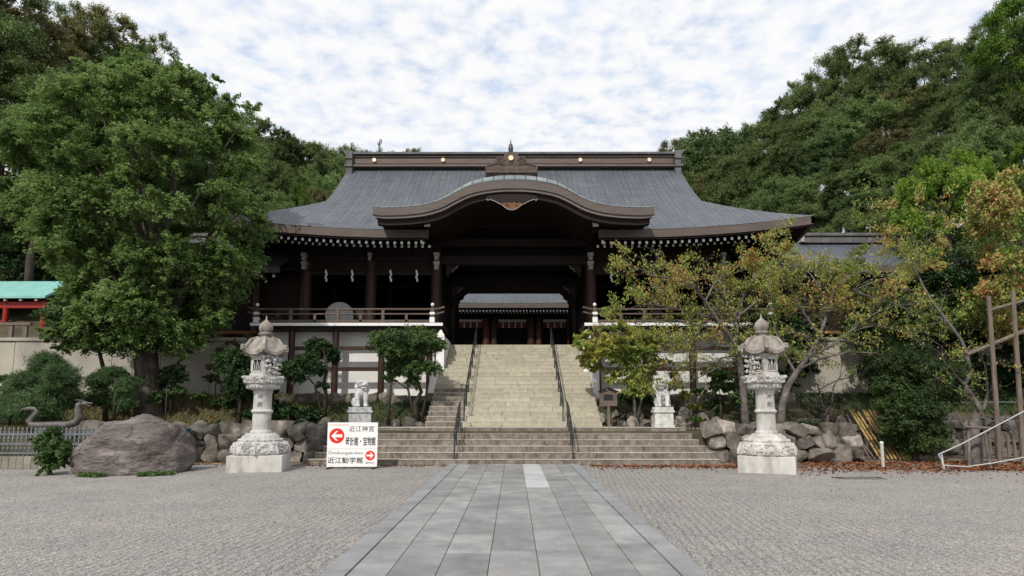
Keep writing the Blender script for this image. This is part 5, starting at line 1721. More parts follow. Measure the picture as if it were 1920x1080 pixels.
def conifer(seed, mat, h=10.0, r=2.2, n=34000, size=0.19, base=0.12):
    rg = np.random.default_rng(seed)
    cs = []; rs = []
    z = h * base
    while z < h * 0.99:
        t = (z / h - base) / (1 - base)
        rr = r * (1 - t) ** 0.85 * rg.uniform(0.75, 1.1) + 0.12
        m_ = max(3, int(7 * (1 - t)) + 2)
        q0 = rg.uniform(0, 6)
        for k in range(m_):
            q = q0 + 2 * math.pi * k / m_ + rg.normal() * 0.2
            f_ = rg.uniform(0.5, 0.85)
            cs.append((rr * f_ * math.cos(q), rr * f_ * math.sin(q), z - 0.18 * rr * f_ + rg.normal() * 0.1))
            a = 0.22 + rr * 0.42
            rs.append((a, a, a * 0.45))
        z += h * 0.045 * rg.uniform(0.8, 1.3)
    cs.append((0, 0, h * 0.97)); rs.append((0.12, 0.12, 0.4))
    crown = quads_mesh('crown', leaf_cloud(cs, rs, n, size, rg, up=0.7, shell=0.4, aspect=0.35), mat)
    mb = MB(); mb.tube([(0, 0, -0.4), (0, 0, h * 0.4), (0, 0, h * 0.96)], [0.022 * h, 0.015 * h, 0.003 * h], 8)
    return mb.mesh('trunk', M['darkbark'], smooth='all'), crown


# ---- wooded hillsides
KINDS = {
    'round': broadleaf(101, M['lv_forest'], K=75, cr=(0.16, 0.36)),
    'round2': broadleaf(102, M['lv_forest'], K=55, cr=(0.18, 0.44), base=0.15, ntw=1800),
    'olive': broadleaf(103, M['lv_olive'], K=80, cr=(0.14, 0.32), base=0.18),
    'bright': broadleaf(104, M['lv_bright'], K=75, base=0.15, cr=(0.14, 0.36)),
    'tall': broadleaf(105, M['lv_forest2'], K=90, cr=(0.16, 0.38), base=0.08, r=3.2, ntw=2000),
    'fir': conifer(106, M['lv_conifer']),
    'fir2': conifer(107, M['lv_conifer'], r=2.7),
}
KR = {'round': 4.0, 'round2': 4.0, 'olive': 4.0, 'bright': 4.0, 'tall': 3.2, 'fir': 2.2, 'fir2': 2.7}
KLAB = {'round': 'round crowned dark green tree in the wood on the %s hillside', 'round2': 'bushy dark green tree in the wood on the %s hillside', 'olive': 'olive brown autumn tree in the wood on the %s hillside',
        'bright': 'bright green leafy tree in the wood on the %s hillside', 'tall': 'tall narrow leafy tree in the wood on the %s hillside', 'fir': 'slender dark conifer in the wood on the %s hillside', 'fir2': 'broad dark conifer in the wood on the %s hillside'}
KNAME = {'round': 'broadleaf_tree', 'round2': 'broadleaf_tree', 'olive': 'broadleaf_tree', 'bright': 'broadleaf_tree', 'tall': 'broadleaf_tree', 'fir': 'conifer_tree', 'fir2': 'conifer_tree'}


def forest(u, vt, Y, kind, halfpx, label=None, group=True):
    p = P(u, vt, Y)
    g = terr(p.x, Y)
    h = max(3.0, p.z - g)
    rad = halfpx * (Y / F)
    side = 'left' if p.x < 0 else 'right'
    tm, cm = KINDS[kind]
    s = rad / KR[kind] / 1.05
    sz = min(max(s, (0.9 if kind.startswith('fir') else 0.55) * h / 10), h / 10)
    t = tree_obj(KNAME[kind], label or (KLAB[kind] % side), 'tree', (p.x, Y, g - 0.1), tm, cm, ('%s trees on the %s hillside' % ({'fir': 'conifer', 'fir2': 'broad conifer', 'round': 'round', 'round2': 'bushy', 'olive': 'olive', 'bright': 'bright', 'tall': 'tall'}[kind], side)) if group else None,
                 random.uniform(0, 6.28))
    tr, cr = [o for o in t.children] if len(t.children) == 2 else (None, None)
    for o in t.children:
        if o.name.startswith('trunk'): o.scale = (s, s, h / 10)
        else: o.scale = (s, s, sz); o.location.z = h - 10 * sz
    return t


FL_ = [
    # left skyline
    (260, 290, 44, 'round', 95), (340, 315, 45, 'round2', 85), (425, 325, 46, 'tall', 75), (200, 330, 42, 'round2', 95), (300, 400, 40, 'round', 80), (390, 400, 42, 'round2', 75), (150, 60, 40, 'round2', 90), (230, 70, 42, 'round', 80),
    (-5, 450, 35.6, 'round2', 75), (55, 462, 36, 'round', 65), (110, 472, 36, 'round2', 65), (-60, 470, 36, 'round', 70), (30, 480, 35.2, 'tall', 50),
    (0, 375, 37, 'round', 95), (75, 420, 37.5, 'tall', 70), (120, 410, 38, 'round2', 75), (-70, 400, 37, 'round2', 90),
    (-60, -90, 32, 'round', 150), (15, -25, 34, 'olive', 110), (85, 6, 37, 'olive', 90), (150, 12, 40, 'round', 75), (200, 22, 41, 'olive', 80), (250, 38, 43, 'fir2', 60), (295, 66, 46, 'round', 55), (330, 88, 50, 'fir2', 50), (352, 125, 54, 'tall', 60),
    (395, 170, 56, 'round2', 60), (450, 205, 58, 'round', 60), (500, 228, 58, 'tall', 70), (535, 244, 60, 'tall', 60), (520, 236, 58, 'fir2', 80), (562, 258, 62, 'tall', 60), (592, 272, 66, 'round', 50), (622, 275, 72, 'round2', 70), (580, 268, 60, 'round', 70), (640, 282, 66, 'round', 70), (660, 282, 78, 'round', 70), (712, 262, 88, 'fir2', 30), (760, 281, 92, 'round', 60), (690, 284, 90, 'round2', 60),
    # left fill
    (20, 90, 32, 'round2', 120), (-10, 200, 36, 'olive', 120), (90, 140, 33, 'round', 110), (170, 130, 36, 'round2', 100), (250, 140, 38, 'round', 90), (330, 180, 42, 'round2', 80), (420, 240, 46, 'round', 70), (490, 270, 48, 'round2', 60), (530, 300, 50, 'tall', 50), (570, 310, 52, 'round', 55), (610, 320, 56, 'round2', 55), (640, 318, 62, 'round', 45),
    (-40, 330, 36, 'round', 100), (40, 360, 37, 'round2', 90), (560, 340, 46, 'bright', 30), (600, 345, 50, 'olive', 40), (480, 330, 44, 'round', 60), (540, 360, 42, 'round2', 50), (20, 430, 36, 'round2', 80), (90, 400, 36, 'round', 70),
    # right skyline
    (1255, 262, 86, 'olive', 34), (1290, 256, 74, 'round2', 75), (1310, 262, 70, 'round', 70), (1332, 232, 62, 'tall', 72), (1318, 240, 60, 'fir2', 95), (1365, 248, 60, 'tall', 66), (1392, 244, 60, 'tall', 60), (1425, 234, 58, 'round', 75), (1400, 240, 56, 'fir2', 90), (1370, 285, 52, 'round', 80), (1470, 184, 57, 'tall', 70), (1440, 215, 57, 'round2', 60), (1505, 146, 55, 'round', 60), (1550, 100, 53, 'round2', 66), (1610, 76, 51, 'round', 85), (1680, 92, 51, 'round2', 75), (1735, 78, 49, 'round', 78), (1795, 90, 47, 'round2', 70), (1850, 36, 38, 'round', 62), (1905, -10, 33, 'bright', 95), (1975, -40, 32, 'round2', 100), (1585, 84, 53, 'round', 45), (1648, 82, 52, 'round2', 50),
    # right fill
    (1345, 322, 56, 'olive', 62), (1300, 318, 62, 'round', 70), (1400, 300, 52, 'round2', 60), (1450, 262, 50, 'round', 60), (1500, 220, 48, 'round2', 70), (1560, 190, 46, 'round', 80), (1630, 180, 45, 'round2', 85), (1690, 170, 44, 'olive', 70), (1650, 250, 41, 'olive', 70), (1750, 160, 42, 'round', 80), (1815, 150, 38, 'round2', 85), (1880, 120, 34, 'round', 90), (1940, 160, 31, 'round2', 90),
    (1560, 235, 42, 'tall', 62), (1590, 290, 38, 'tall', 55), (1460, 330, 44, 'round2', 65), (1520, 330, 40, 'round', 60), (1620, 300, 37, 'round', 70), (1700, 260, 36, 'round2', 80), (1770, 240, 34, 'round', 85), (1850, 220, 31, 'round2', 80), (1930, 260, 29, 'bright', 70), (1400, 360, 48, 'tall', 50), (1680, 360, 33, 'round', 70), (1600, 390, 33, 'round2', 60), (1740, 420, 30.5, 'round', 75), (1830, 400, 29, 'round2', 90), (1500, 385, 40, 'round', 55),
    (1345, 362, 52, 'round', 55), (1950, 420, 28, 'round', 90), (2010, 250, 30, 'round2', 100),
]
for a in FL_: forest(*a)

# bright young tree and orange maple on the right
yt, yc = broadleaf(111, M['lv_yellowgreen'], K=70, n=60000, size=0.15, cr=(0.14, 0.34), base=0.20, r=3.6)
YY = 28.0; p = P(1762, 283, YY); gz = terr(p.x, YY)
tree_obj('broadleaf_tree', 'bright yellow green tree standing between the dark wood and the orange tree', 'tree', (p.x, YY, gz), yt, yc, None, 1.0, (0.62, 0.62, (p.z - gz) / 10))
mt, mc = broadleaf(110, M['lv_maple'], K=80, n=56000, size=0.15, cr=(0.14, 0.27), base=0.30, shell=0.35, rnd=0.6)
p = P(1905, 275, 21.0); h = p.z
tree_obj('maple_tree', 'orange and green autumn tree overhanging the right edge above the support poles', 'tree', (P(2010, 500, 21.0).x, 21.5, 0), mt, mc, None, 0.6, (2.9 / 4, 2.9 / 4, h / 10))

# ---- big foreground tree
BY = 23.0
rowsB = [(130, 215, 285), (150, 165, 335), (172, 125, 425), (200, 95, 470), (230, 45, 490), (270, 8, 505), (310, 2, 522), (360, 10, 528), (410, 18, 520), (450, 60, 500), (495, 85, 480), (540, 120, 455), (585, 115, 440), (620, 100, 400), (650, 180, 330)]
rv = np.array([a[0] for a in rowsB], float); rl = np.array([a[1] for a in rowsB], float); rr_ = np.array([a[2] for a in rowsB], float)
rg = np.random.default_rng(41)
cs = []; rs = []
b0_ = Vector((P(277, 790, BY).x, BY, terr(-13, BY)))
for i in range(330):
    v_ = rg.uniform(132, 645); q = rg.uniform(0, 2 * math.pi)
    l_, r__ = np.interp(v_, rv, rl), np.interp(v_, rv, rr_)
    c = P((l_ + r__) / 2, v_, BY); hw = (r__ - l_) / 2 / F * BY
    k = 1.0 * (0.30 + 0.70 * rg.random() ** 0.33)
    a = rg.uniform(0.5, 1.05)
    k_ = max(0.0, (hw * k - a * 0.75))
    cs.append((c.x + k_ * math.cos(q) - b0_.x, c.y + k_ * 0.72 * math.sin(q) - b0_.y, c.z - b0_.z + rg.normal() * 0.1))
    rs.append((a, a, a * rg.uniform(0.6, 0.85)))
for u, v_, a in ((403, 150, 0.35), (395, 175, 0.45), (430, 190, 0.5), (470, 205, 0.5), (360, 165, 0.5), (232, 122, 0.5), (265, 130, 0.5), (105, 625, 0.5), (135, 600, 0.7), (160, 640, 0.6), (200, 625, 0.7), (230, 655, 0.5), (120, 650, 0.5), (175, 585, 0.7), (330, 640, 0.6), (380, 615, 0.6), (410, 590, 0.6), (350, 665, 0.4), (30, 300, 0.7), (22, 380, 0.7), (25, 250, 0.6)):
    c = P(u, v_, BY - rg.uniform(-1, 1)); cs.append((c.x - b0_.x, c.y - b0_.y, c.z - b0_.z)); rs.append((a, a, a * 0.6))
bc = quads_mesh('crown', sprays(cs, rs, 12000, 400000, 0.115, rg, cc=(0, 0, 5.0), ccw=0.35, nup=0.75, rnd=0.5, jit=0.08), M['lv_big'])
mb = MB()
def pl_(pts, Y): return [P(u, v, Y) - b0_ for u, v in pts]
mb.tube([(0.0, 0, -0.3), (0, 0, 0.0)] + pl_([(277, 775), (277, 760), (276, 720), (274, 670), (270, 620)], BY), [0.60, 0.50, 0.45, 0.42, 0.39, 0.36, 0.30], 20)
mb.tube(pl_([(262, 640), (250, 590), (225, 520), (200, 430), (180, 330)], BY), [0.22, 0.18, 0.14, 0.10, 0.03], 10)
mb.tube(pl_([(278, 640), (290, 570), (300, 480), (290, 360), (270, 220)], BY), [0.24, 0.19, 0.14, 0.09, 0.03], 10)
mb.tube(pl_([(285, 650), (320, 590), (370, 500), (410, 400), (430, 280)], BY), [0.20, 0.16, 0.12, 0.08, 0.03], 10)
mb.tube(pl_([(268, 640), (240, 600), (170, 560), (110, 540)], BY), [0.2, 0.15, 0.1, 0.04], 8)
lim = [Vector(c) for c in cs[::9]]
for c in lim:
    q0 = Vector((c.x * 0.25, c.y * 0.2, max(3.0, c.z * 0.62)))
    mb.tube([q0, q0.lerp(c, 0.55) + Vector((0, 0, 0.3)), c], [0.06, 0.035, 0.012], 5, cap=False)
tv = None
bt = mb.mesh('trunk', M['bark'], smooth='all')
for vv in bt.vertices:
    if vv.co.z < 3.5:
        q = math.atan2(vv.co.y, vv.co.x)
        k = 1 + (0.10 * math.sin(q * 5 + vv.co.z) + 0.07 * math.sin(q * 9 - vv.co.z * 2))
        vv.co.x *= k; vv.co.y *= k
tree_obj('camphor_tree', 'big spreading green tree with thick dark trunk rising behind the boulder', 'tree', b0_, bt, bc)


# ---- garden shrubs and small pines: clumps given in photo pixels
def clump_tree(name, label, cat, Y, base_uv, clumps, mat, n, size, stems, bark, ground=None, seed=1, up=0.6, shell=0.4, aspect=0.5, group=None, depth=0.8, flat=0.55, out=0.7, tn='trunk'):
    rg = np.random.default_rng(seed)
    bx_ = P(base_uv[0], base_uv[1], Y).x
    gz = terr(bx_, Y) if ground is None else ground
    b = Vector((bx_, Y, gz))
    cs = []; rs = []
    for u, v, rp_ in clumps:
        r = rp_ / F * Y
        c = P(u, v, Y + rg.uniform(-1, 1) * depth) - b
        for j in range(max(1, int(rp_ / 12))):
            o = rg.normal(size=3); o /= np.linalg.norm(o); o *= r * 0.5 * rg.random() ** .5
            rr = r * rg.uniform(0.75, 1.1)
            cs.append((c.x + o[0], c.y + o[1], c.z + o[2])); rs.append((rr, rr, rr * max(flat, 0.6)))
    crown = quads_mesh('foliage', sprays(cs, rs, max(120, int(n / 24)), int(n * 1.5), size, rg, aspect=aspect, nup=up, up=0.2, jit=0.09, rnd=0.55), mat)
    mb = MB()
    for st in stems:
        pts = [P(u, v, Y + (dy_ if len(q) > 3 else 0)) - b if True else None for q in st for (u, v, r_0, dy_) in [(q[0], q[1], q[2], q[3] if len(q) > 3 else 0)]]
        pts[0].z = min(pts[0].z, -0.1)
        mb.tube(pts, [q[2] for q in st], 8)
    for c in cs[::9]:
        if stems:
            e = stems[0][-1]; e = P(e[0], e[1], Y) - b
            mb.tube([e, e.lerp(Vector(c), 0.5) + Vector((rg.normal() * .08, rg.normal() * .1, rg.normal() * .1)), c], [0.018, 0.011, 0.005], 4, cap=False)
    me = mb.mesh('trunk', M[bark], smooth='all') if stems else None
    return tree_obj(name, label, cat, b, me, crown, group, cn='foliage')


clump_tree('pruned_tree', 'dark green cloud-pruned tree with a bent trunk before the white wall', 'tree', 23.0, (608, 762), [(600, 655, 26), (620, 668, 22), (575, 675, 26), (550, 690, 28), (590, 700, 22), (545, 705, 18), (605, 720, 14), (560, 712, 16), (628, 655, 14)], M['lv_dark'], 22000, 0.085, [[(608, 762, .09), (611, 740, .07), (608, 715, .06), (613, 690, .05), (608, 668, .03)], [(608, 728, .05), (590, 722, .035), (575, 705, .02)]], 'darkbark', seed=51)
clump_tree('pruned_tree', 'glossy green pruned tree with twisted stems beside the left parapet', 'tree', 22.6, (785, 775), [(760, 640, 40), (720, 640, 26), (800, 645, 30), (735, 665, 30), (780, 672, 32), (815, 655, 22), (745, 695, 26), (725, 712, 18), (775, 700, 24), (705, 640, 18), (740, 628, 26), (780, 632, 28), (690, 648, 12), (825, 640, 16), (760, 660, 34), (800, 690, 18)], M['lv_garden'], 52000, 0.075, [[(785, 778, .10), (778, 755, .08), (790, 735, .07), (780, 710, .05), (765, 685, .03)], [(782, 750, .05), (765, 730, .04), (740, 712, .02)], [(728, 758, .06), (732, 735, .05), (735, 700, .03)], [(790, 740, .05), (803, 715, .04), (805, 680, .02)]], 'darkbark', seed=52)
clump_tree('shrub', 'dark broad shrub behind the left lantern before the concrete wall', 'shrub', 22.4, (445, 770), [(440, 680, 34), (425, 665, 26), (455, 700, 32), (435, 720, 30), (460, 735, 24), (415, 690, 20), (430, 745, 22), (470, 670, 20)], M['lv_dark'], 22000, 0.09, [[(448, 785, .08), (450, 750, .07), (445, 710, .04)]], 'darkbark', seed=53)
clump_tree('pine_tree', 'small bushy pine with soft green needles behind the iron fence', 'tree', 20.8, (85, 800), [(90, 690, 34), (60, 715, 34), (110, 720, 34), (85, 745, 44), (50, 755, 28), (125, 755, 26), (75, 775, 34), (120, 690, 20)], M['lv_pine'], 90000, 0.13, [[(88, 805, .09), (88, 760, .07), (90, 700, .03)]], 'darkbark', seed=54, aspect=0.10, up=0.5, shell=0.15)
clump_tree('pine_tree', 'small open pine with green needles growing left of the big trunk', 'tree', 21.2, (212, 790), [(215, 705, 26), (190, 720, 24), (235, 725, 24), (205, 745, 30), (235, 755, 22), (180, 752, 18)], M['lv_pine'], 56000, 0.13, [[(212, 795, .07), (214, 750, .05), (215, 710, .02)]], 'darkbark', seed=55, aspect=0.10, up=0.5, shell=0.15)
clump_tree('shrub', 'small bright leafy shrub growing in the gravel in front of the iron fence', 'shrub', 16.1, (92, 893), [(90, 815, 18), (75, 830, 20), (108, 832, 18), (92, 848, 26), (72, 858, 16), (110, 862, 16), (88, 875, 20), (97, 805, 10)], M['lv_garden'], 9000, 0.08, [[(94, 896, .03), (92, 870, .025), (90, 830, .012)], [(90, 896, .025), (80, 860, .012)]], 'darkbark', ground=0.0, seed=56, depth=0.25, flat=0.9)
clump_tree('shrub', 'leafy low shrub right of the big trunk below the concrete wall', 'shrub', 23.0, (320, 745), [(315, 700, 22), (335, 712, 20), (300, 720, 22), (325, 730, 18)], M['lv_garden'], 3500, 0.10, [[(320, 752, .04), (320, 720, .02)]], 'darkbark', seed=57)
clump_tree('shrub', 'small round shrub growing in the grass at the foot of the grey wall', 'shrub', 23.6, (378, 748), [(378, 738, 16), (368, 742, 12), (388, 742, 12)], M['lv_garden'], 1500, 0.09, [[(378, 752, .03), (378, 742, .015)]], 'darkbark', seed=58)
clump_tree('shrub', 'dark spreading ground shrub behind the sign board left of the statue', 'shrub', 22.0, (560, 785), [(500, 760, 26), (540, 768, 24), (580, 772, 24), (480, 775, 22), (520, 780, 20)], M['lv_dark'], 6000, 0.10, [[(540, 795, .04), (540, 775, .02)]], 'darkbark', seed=59)
# right-hand planting
clump_tree('shrub', 'yellow green leafy shrub turning orange in front of the right parapet', 'shrub', 22.3, (1190, 775), [(1085, 638, 20), (1108, 640, 28), (1115, 665, 26), (1140, 640, 28), (1180, 630, 30), (1130, 665, 28), (1165, 675, 32), (1205, 660, 30), (1150, 700, 24), (1190, 705, 30), (1220, 690, 26), (1185, 735, 26), (1210, 725, 22), (1078, 632, 14), (1240, 640, 24), (1165, 610, 18), (1095, 655, 16), (1120, 690, 18), (1215, 630, 24), (1160, 640, 26), (1250, 680, 20), (1100, 625, 16)], M['lv_cherry_green'], 20000, 0.105, [[(1192, 778, .07), (1188, 740, .06), (1175, 690, .04), (1160, 640, .02)], [(1188, 740, .05), (1215, 690, .03), (1235, 640, .015)]], 'cherrybark', seed=61, shell=0.25, depth=0.5, up=0.3)
clump_tree('shrub', 'dark green shrub under the yellow leaves beside the notice board', 'shrub', 22.8, (1195, 775), [(1190, 742, 22), (1212, 748, 20), (1175, 748, 16)], M['lv_dark'], 3000, 0.09, [[(1195, 778, .04), (1195, 750, .02)]], 'darkbark', seed=62)
clump_tree('shrub', 'bright green shrub behind the right lion-dog statue', 'shrub', 22.8, (1355, 780), [(1330, 700, 24), (1365, 705, 26), (1345, 730, 26), (1380, 725, 22), (1395, 690, 20), (1392, 745, 20), (1310, 735, 18), (1340, 755, 20)], M['lv_garden'], 6000, 0.10, [[(1352, 782, .05), (1350, 740, .03)]], 'darkbark', seed=63, shell=0.25)
clump_tree('shrub', 'reddish autumn shrub at the foot of the right lion-dog statue', 'shrub', 22.4, (1290, 785), [(1285, 745, 22), (1300, 760, 18), (1270, 725, 18), (1262, 700, 16)], M['lv_cherry'], 2600, 0.09, [[(1288, 788, .03), (1285, 750, .015)]], 'cherrybark', seed=64)
clump_tree('shrub', 'fresh green tall shrub behind the right lantern finial', 'shrub', 23.8, (1415, 760), [(1405, 590, 24), (1425, 620, 30), (1400, 640, 28), (1430, 660, 30), (1395, 680, 24), (1420, 700, 26), (1445, 690, 20)], M['lv_garden'], 9000, 0.11, [[(1415, 765, .07), (1415, 700, .05), (1412, 620, .02)]], 'darkbark', seed=65)
clump_tree('conifer_tree', 'dense dark conifer standing behind the white post right of the lantern', 'tree', 20.3, (1715, 862), [(1720, 660, 34), (1690, 690, 40), (1745, 700, 40), (1670, 730, 36), (1715, 740, 44), (1760, 735, 34), (1690, 775, 40), (1745, 785, 40), (1715, 820, 44), (1670, 810, 30), (1765, 815, 30), (1650, 760, 20)], M['lv_conifer'], 52000, 0.10, [[(1715, 868, .12), (1715, 800, .09), (1718, 660, .03)]], 'darkbark', ground=0.0, seed=66, aspect=0.3, depth=0.6)
clump_tree('conifer_tree', 'dark shaded conifer behind the bamboo poles under the cherry tree', 'tree', 23.8, (1670, 800), [(1660, 560, 40), (1700, 590, 44), (1640, 610, 40), (1690, 640, 44), (1650, 660, 40), (1720, 560, 36), (1620, 560, 30)], M['lv_conifer'], 26000, 0.11, [[(1670, 800, .12), (1670, 700, .09), (1670, 560, .03)]], 'darkbark', seed=67, aspect=0.35)
clump_tree('evergreen_tree', 'dark glossy evergreen behind the wooden support poles', 'tree', 24.5, (1790, 780), [(1740, 500, 44), (1790, 520, 50), (1830, 560, 46), (1760, 570, 48), (1810, 620, 46), (1850, 650, 36), (1770, 640, 42), (1900, 560, 50), (1880, 640, 46), (1850, 500, 40), (1900, 700, 40), (1840, 710, 36), (1780, 710, 36)], M['lv_dark'], 46000, 0.11, [[(1790, 800, .16), (1795, 700, .12), (1790, 560, .04)]], 'darkbark', seed=68)
clump_tree('shrub', 'low green fern growing beside the right statue pedestal', 'shrub', 21.6, (1310, 795), [(1305, 785, 9), (1318, 786, 9)], M['lv_bright'], 500, 0.09, [[(1310, 797, .012), (1310, 788, .008)]], 'darkbark', seed=69)
for k, (u, lab) in enumerate(((775, 'green hedge shrub in the courtyard seen through the left bay'), (1145, 'green hedge shrub in the courtyard seen through the right bay'))):
    clump_tree('shrub', lab, 'shrub', 40.5, (u, 640), [(u - 20, 585, 22), (u + 5, 582, 22), (u + 25, 588, 20), (u - 10, 605, 24), (u + 20, 605, 24)], M['lv_garden'], 3000, 0.13, [[(u, 640, .06), (u, 600, .03)]], 'darkbark', ground=4.43, seed=70 + k)


# ---- bare-limbed cherry trees
def cherry(label, Y, base_uv, limbs, seed, nleaf, lsize, mat, top_bias, ground=None, depth=1.4, spread=1.0, name='cherry_tree', leafbox=None, group=None):
    rg = np.random.default_rng(seed)
    bx_ = P(base_uv[0], base_uv[1], Y).x
    gz = terr(bx_, Y) if ground is None else ground
    b = Vector((bx_, Y, gz))
    mb = MB(); tips = []

    def twig(p, d, ln, r, lev):
        pts = [p.copy()]; q = p.copy(); dd = d.copy()
        ns = 4
        for i in range(ns):
            dd = (dd + Vector(rg.normal(size=3)) * 0.20 + Vector((0, 0, 0.05 if lev < 2 else -0.04))).normalized()
            q = q + dd * (ln / ns); pts.append(q.copy())
            if lev >= 1: tips.append((q.copy(), lev))
        mb.tube(pts, list(np.linspace(r, r * 0.45, ns + 1)), 5 if r > 0.012 else 3, cap=False)
        if lev < 3:
            for k in range(3 if lev < 2 else 2):
                i = rg.integers(2, ns + 1)
                nd = (dd + Vector(rg.normal(size=3)) * 0.65 * spread); nd.z = nd.z * 0.45 + 0.05
                twig(pts[i], nd.normalized(), ln * rg.uniform(0.5, 0.8), r * 0.5, lev + 1)

    for lm in limbs:
        pts = []
        dyy = 0
        tgt = rg.uniform(-1, 1) * depth if lm.get('d') is None else lm['d']
        n_ = len(lm['p'])
        for i, (u, v) in enumerate(lm['p']):
            yy = Y + lm.get('d0', 0) + (tgt - lm.get('d0', 0)) * (i / max(1, n_ - 1))
            pts.append(P(u, v, yy) - b)
        if lm.get('base'): pts[0].z = -0.15
        rr = np.linspace(lm['r'] * 0.8, lm.get('e', lm['r'] * 0.3) * 0.8, n_)
        mb.tube(pts, list(rr), 9, cap=False)
        if lm.get('tw', 1):
            for i in range(1, n_):
                seg = pts[i] - pts[i - 1]
                nt_w = max(1, int(seg.length / 0.22 * lm.get('tw', 1)))
                for k in range(nt_w):
                    f_ = rg.random()
                    p = pts[i - 1].lerp(pts[i], f_)
                    d = seg.normalized() + Vector(rg.normal(size=3)) * 0.8; d.z = d.z * 0.5 + 0.10
                    if rr[i] < 0.10 or i > n_ - 2:
                        twig(p, d.normalized(), rg.uniform(0.45, 0.95), max(0.009, rr[i] * 0.45), 1)
            twig(pts[-1], (pts[-1] - pts[-2]).normalized(), 0.8, rr[-1], 0)
    tp = np.array([t[0][:] for t in tips]); zt = tp[:, 2]
    wgt = (0.15 + ((zt - zt.min()) / (zt.max() - zt.min())) ** top_bias)
    # leaf groups hang in patches
    grp = np.sin(tp[:, 0] * 2.7 + 1) + np.sin(tp[:, 2] * 3.3 + tp[:, 1] * 2.0)
    wgt *= np.where(grp > -0.2, 1, 0.12)
    crown = quads_mesh('leaves', leaf_cloud(tp, np.full((len(tp), 3), 0.13), nleaf, lsize, rg, up=0.15, shell=0.1, rnd=0.8, out=0.3, weights=wgt, aspect=0.45, droop=0.8), mat)
    t = tree_obj(name, label, 'tree', b, mb.mesh('trunk', M['cherrybark'], smooth='all'), crown, group, cn='leaves')
    return t


cherry('grey limbed cherry tree spreading before the right veranda with thinning yellow leaves', 22.0, (1395, 770), [
    dict(p=[(1397, 775), (1392, 720), (1386, 670), (1378, 645)], r=.17, e=.12, base=1, tw=0, d=0),
    dict(p=[(1378, 645), (1362, 622), (1345, 600), (1322, 565), (1296, 535), (1262, 522), (1225, 516)], r=.11, e=.02, d=-0.8),
    dict(p=[(1345, 600), (1305, 588), (1262, 578), (1218, 570), (1190, 575)], r=.06, e=.012, d=-1.2),
    dict(p=[(1362, 622), (1315, 612), (1270, 602), (1225, 600), (1185, 612)], r=.055, e=.012, d=0.6),
    dict(p=[(1322, 565), (1340, 530), (1362, 518), (1395, 506)], r=.055, e=.012, d=0.8),
    dict(p=[(1378, 645), (1384, 600), (1392, 560), (1405, 530), (1430, 510)], r=.075, e=.014, d=0.9),
    dict(p=[(1384, 600), (1362, 565), (1355, 535), (1340, 515)], r=.05, e=.012, d=1.4),
    dict(p=[(1388, 590), (1425, 560), (1455, 535), (1480, 510)], r=.05, e=.012, d=-1.0),
    dict(p=[(1296, 535), (1270, 540), (1235, 540), (1205, 528)], r=.04, e=.01, d=-1.5),
    dict(p=[(1362, 622), (1330, 632), (1290, 640), (1255, 632)], r=.045, e=.01, d=-1.3),
    dict(p=[(1386, 665), (1350, 672), (1310, 690), (1270, 690)], r=.04, e=.01, d=-1.3),
    dict(p=[(1296, 535), (1285, 516), (1268, 500), (1235, 498)], r=.04, e=.01, d=0.3),
    dict(p=[(1380, 652), (1340, 648), (1292, 656), (1242, 668)], r=.045, e=.01, d=-1.2),
    dict(p=[(1385, 672), (1345, 690), (1302, 712), (1265, 728)], r=.04, e=.01, d=-1.0),
    dict(p=[(1382, 660), (1418, 640), (1452, 655)], r=.04, e=.01, d=-0.8),
], 81, 12500, 0.095, M['lv_cherry'], 1.0)
cherry('cherry tree with orange tinged leaves leaning right from behind the right lantern', 20.6, (1462, 800), [
    dict(p=[(1462, 806), (1466, 760), (1476, 725), (1492, 700)], r=.16, e=.12, base=1, tw=0, d=0),
    dict(p=[(1492, 700), (1515, 668), (1536, 630), (1552, 585), (1562, 548), (1578, 515)], r=.11, e=.02, d=0.4),
    dict(p=[(1515, 668), (1560, 648), (1598, 618), (1635, 590), (1668, 575)], r=.06, e=.012, d=-1.0),
    dict(p=[(1492, 695), (1540, 672), (1590, 660), (1640, 662), (1695, 672), (1735, 685)], r=.05, e=.012, d=-0.6, tw=.5),
    dict(p=[(1536, 630), (1505, 585), (1482, 545), (1470, 505)], r=.06, e=.012, d=-0.8),
    dict(p=[(1552, 585), (1600, 545), (1645, 525), (1690, 515)], r=.06, e=.012, d=0.9),
    dict(p=[(1492, 700), (1468, 660), (1452, 615), (1448, 570), (1440, 530)], r=.06, e=.012, d=1.1),
    dict(p=[(1552, 585), (1535, 540), (1520, 515), (1500, 500)], r=.05, e=.01, d=1.4),
    dict(p=[(1600, 545), (1640, 560), (1680, 570), (1720, 595)], r=.04, e=.01, d=-0.8),
    dict(p=[(1562, 540), (1600, 515), (1640, 500), (1675, 498)], r=.045, e=.01, d=-0.3),
    dict(p=[(1600, 620), (1640, 610), (1685, 620), (1720, 640)], r=.035, e=.01, d=-1.2),
], 82, 13500, 0.095, M['lv_cherry'], 1.4)
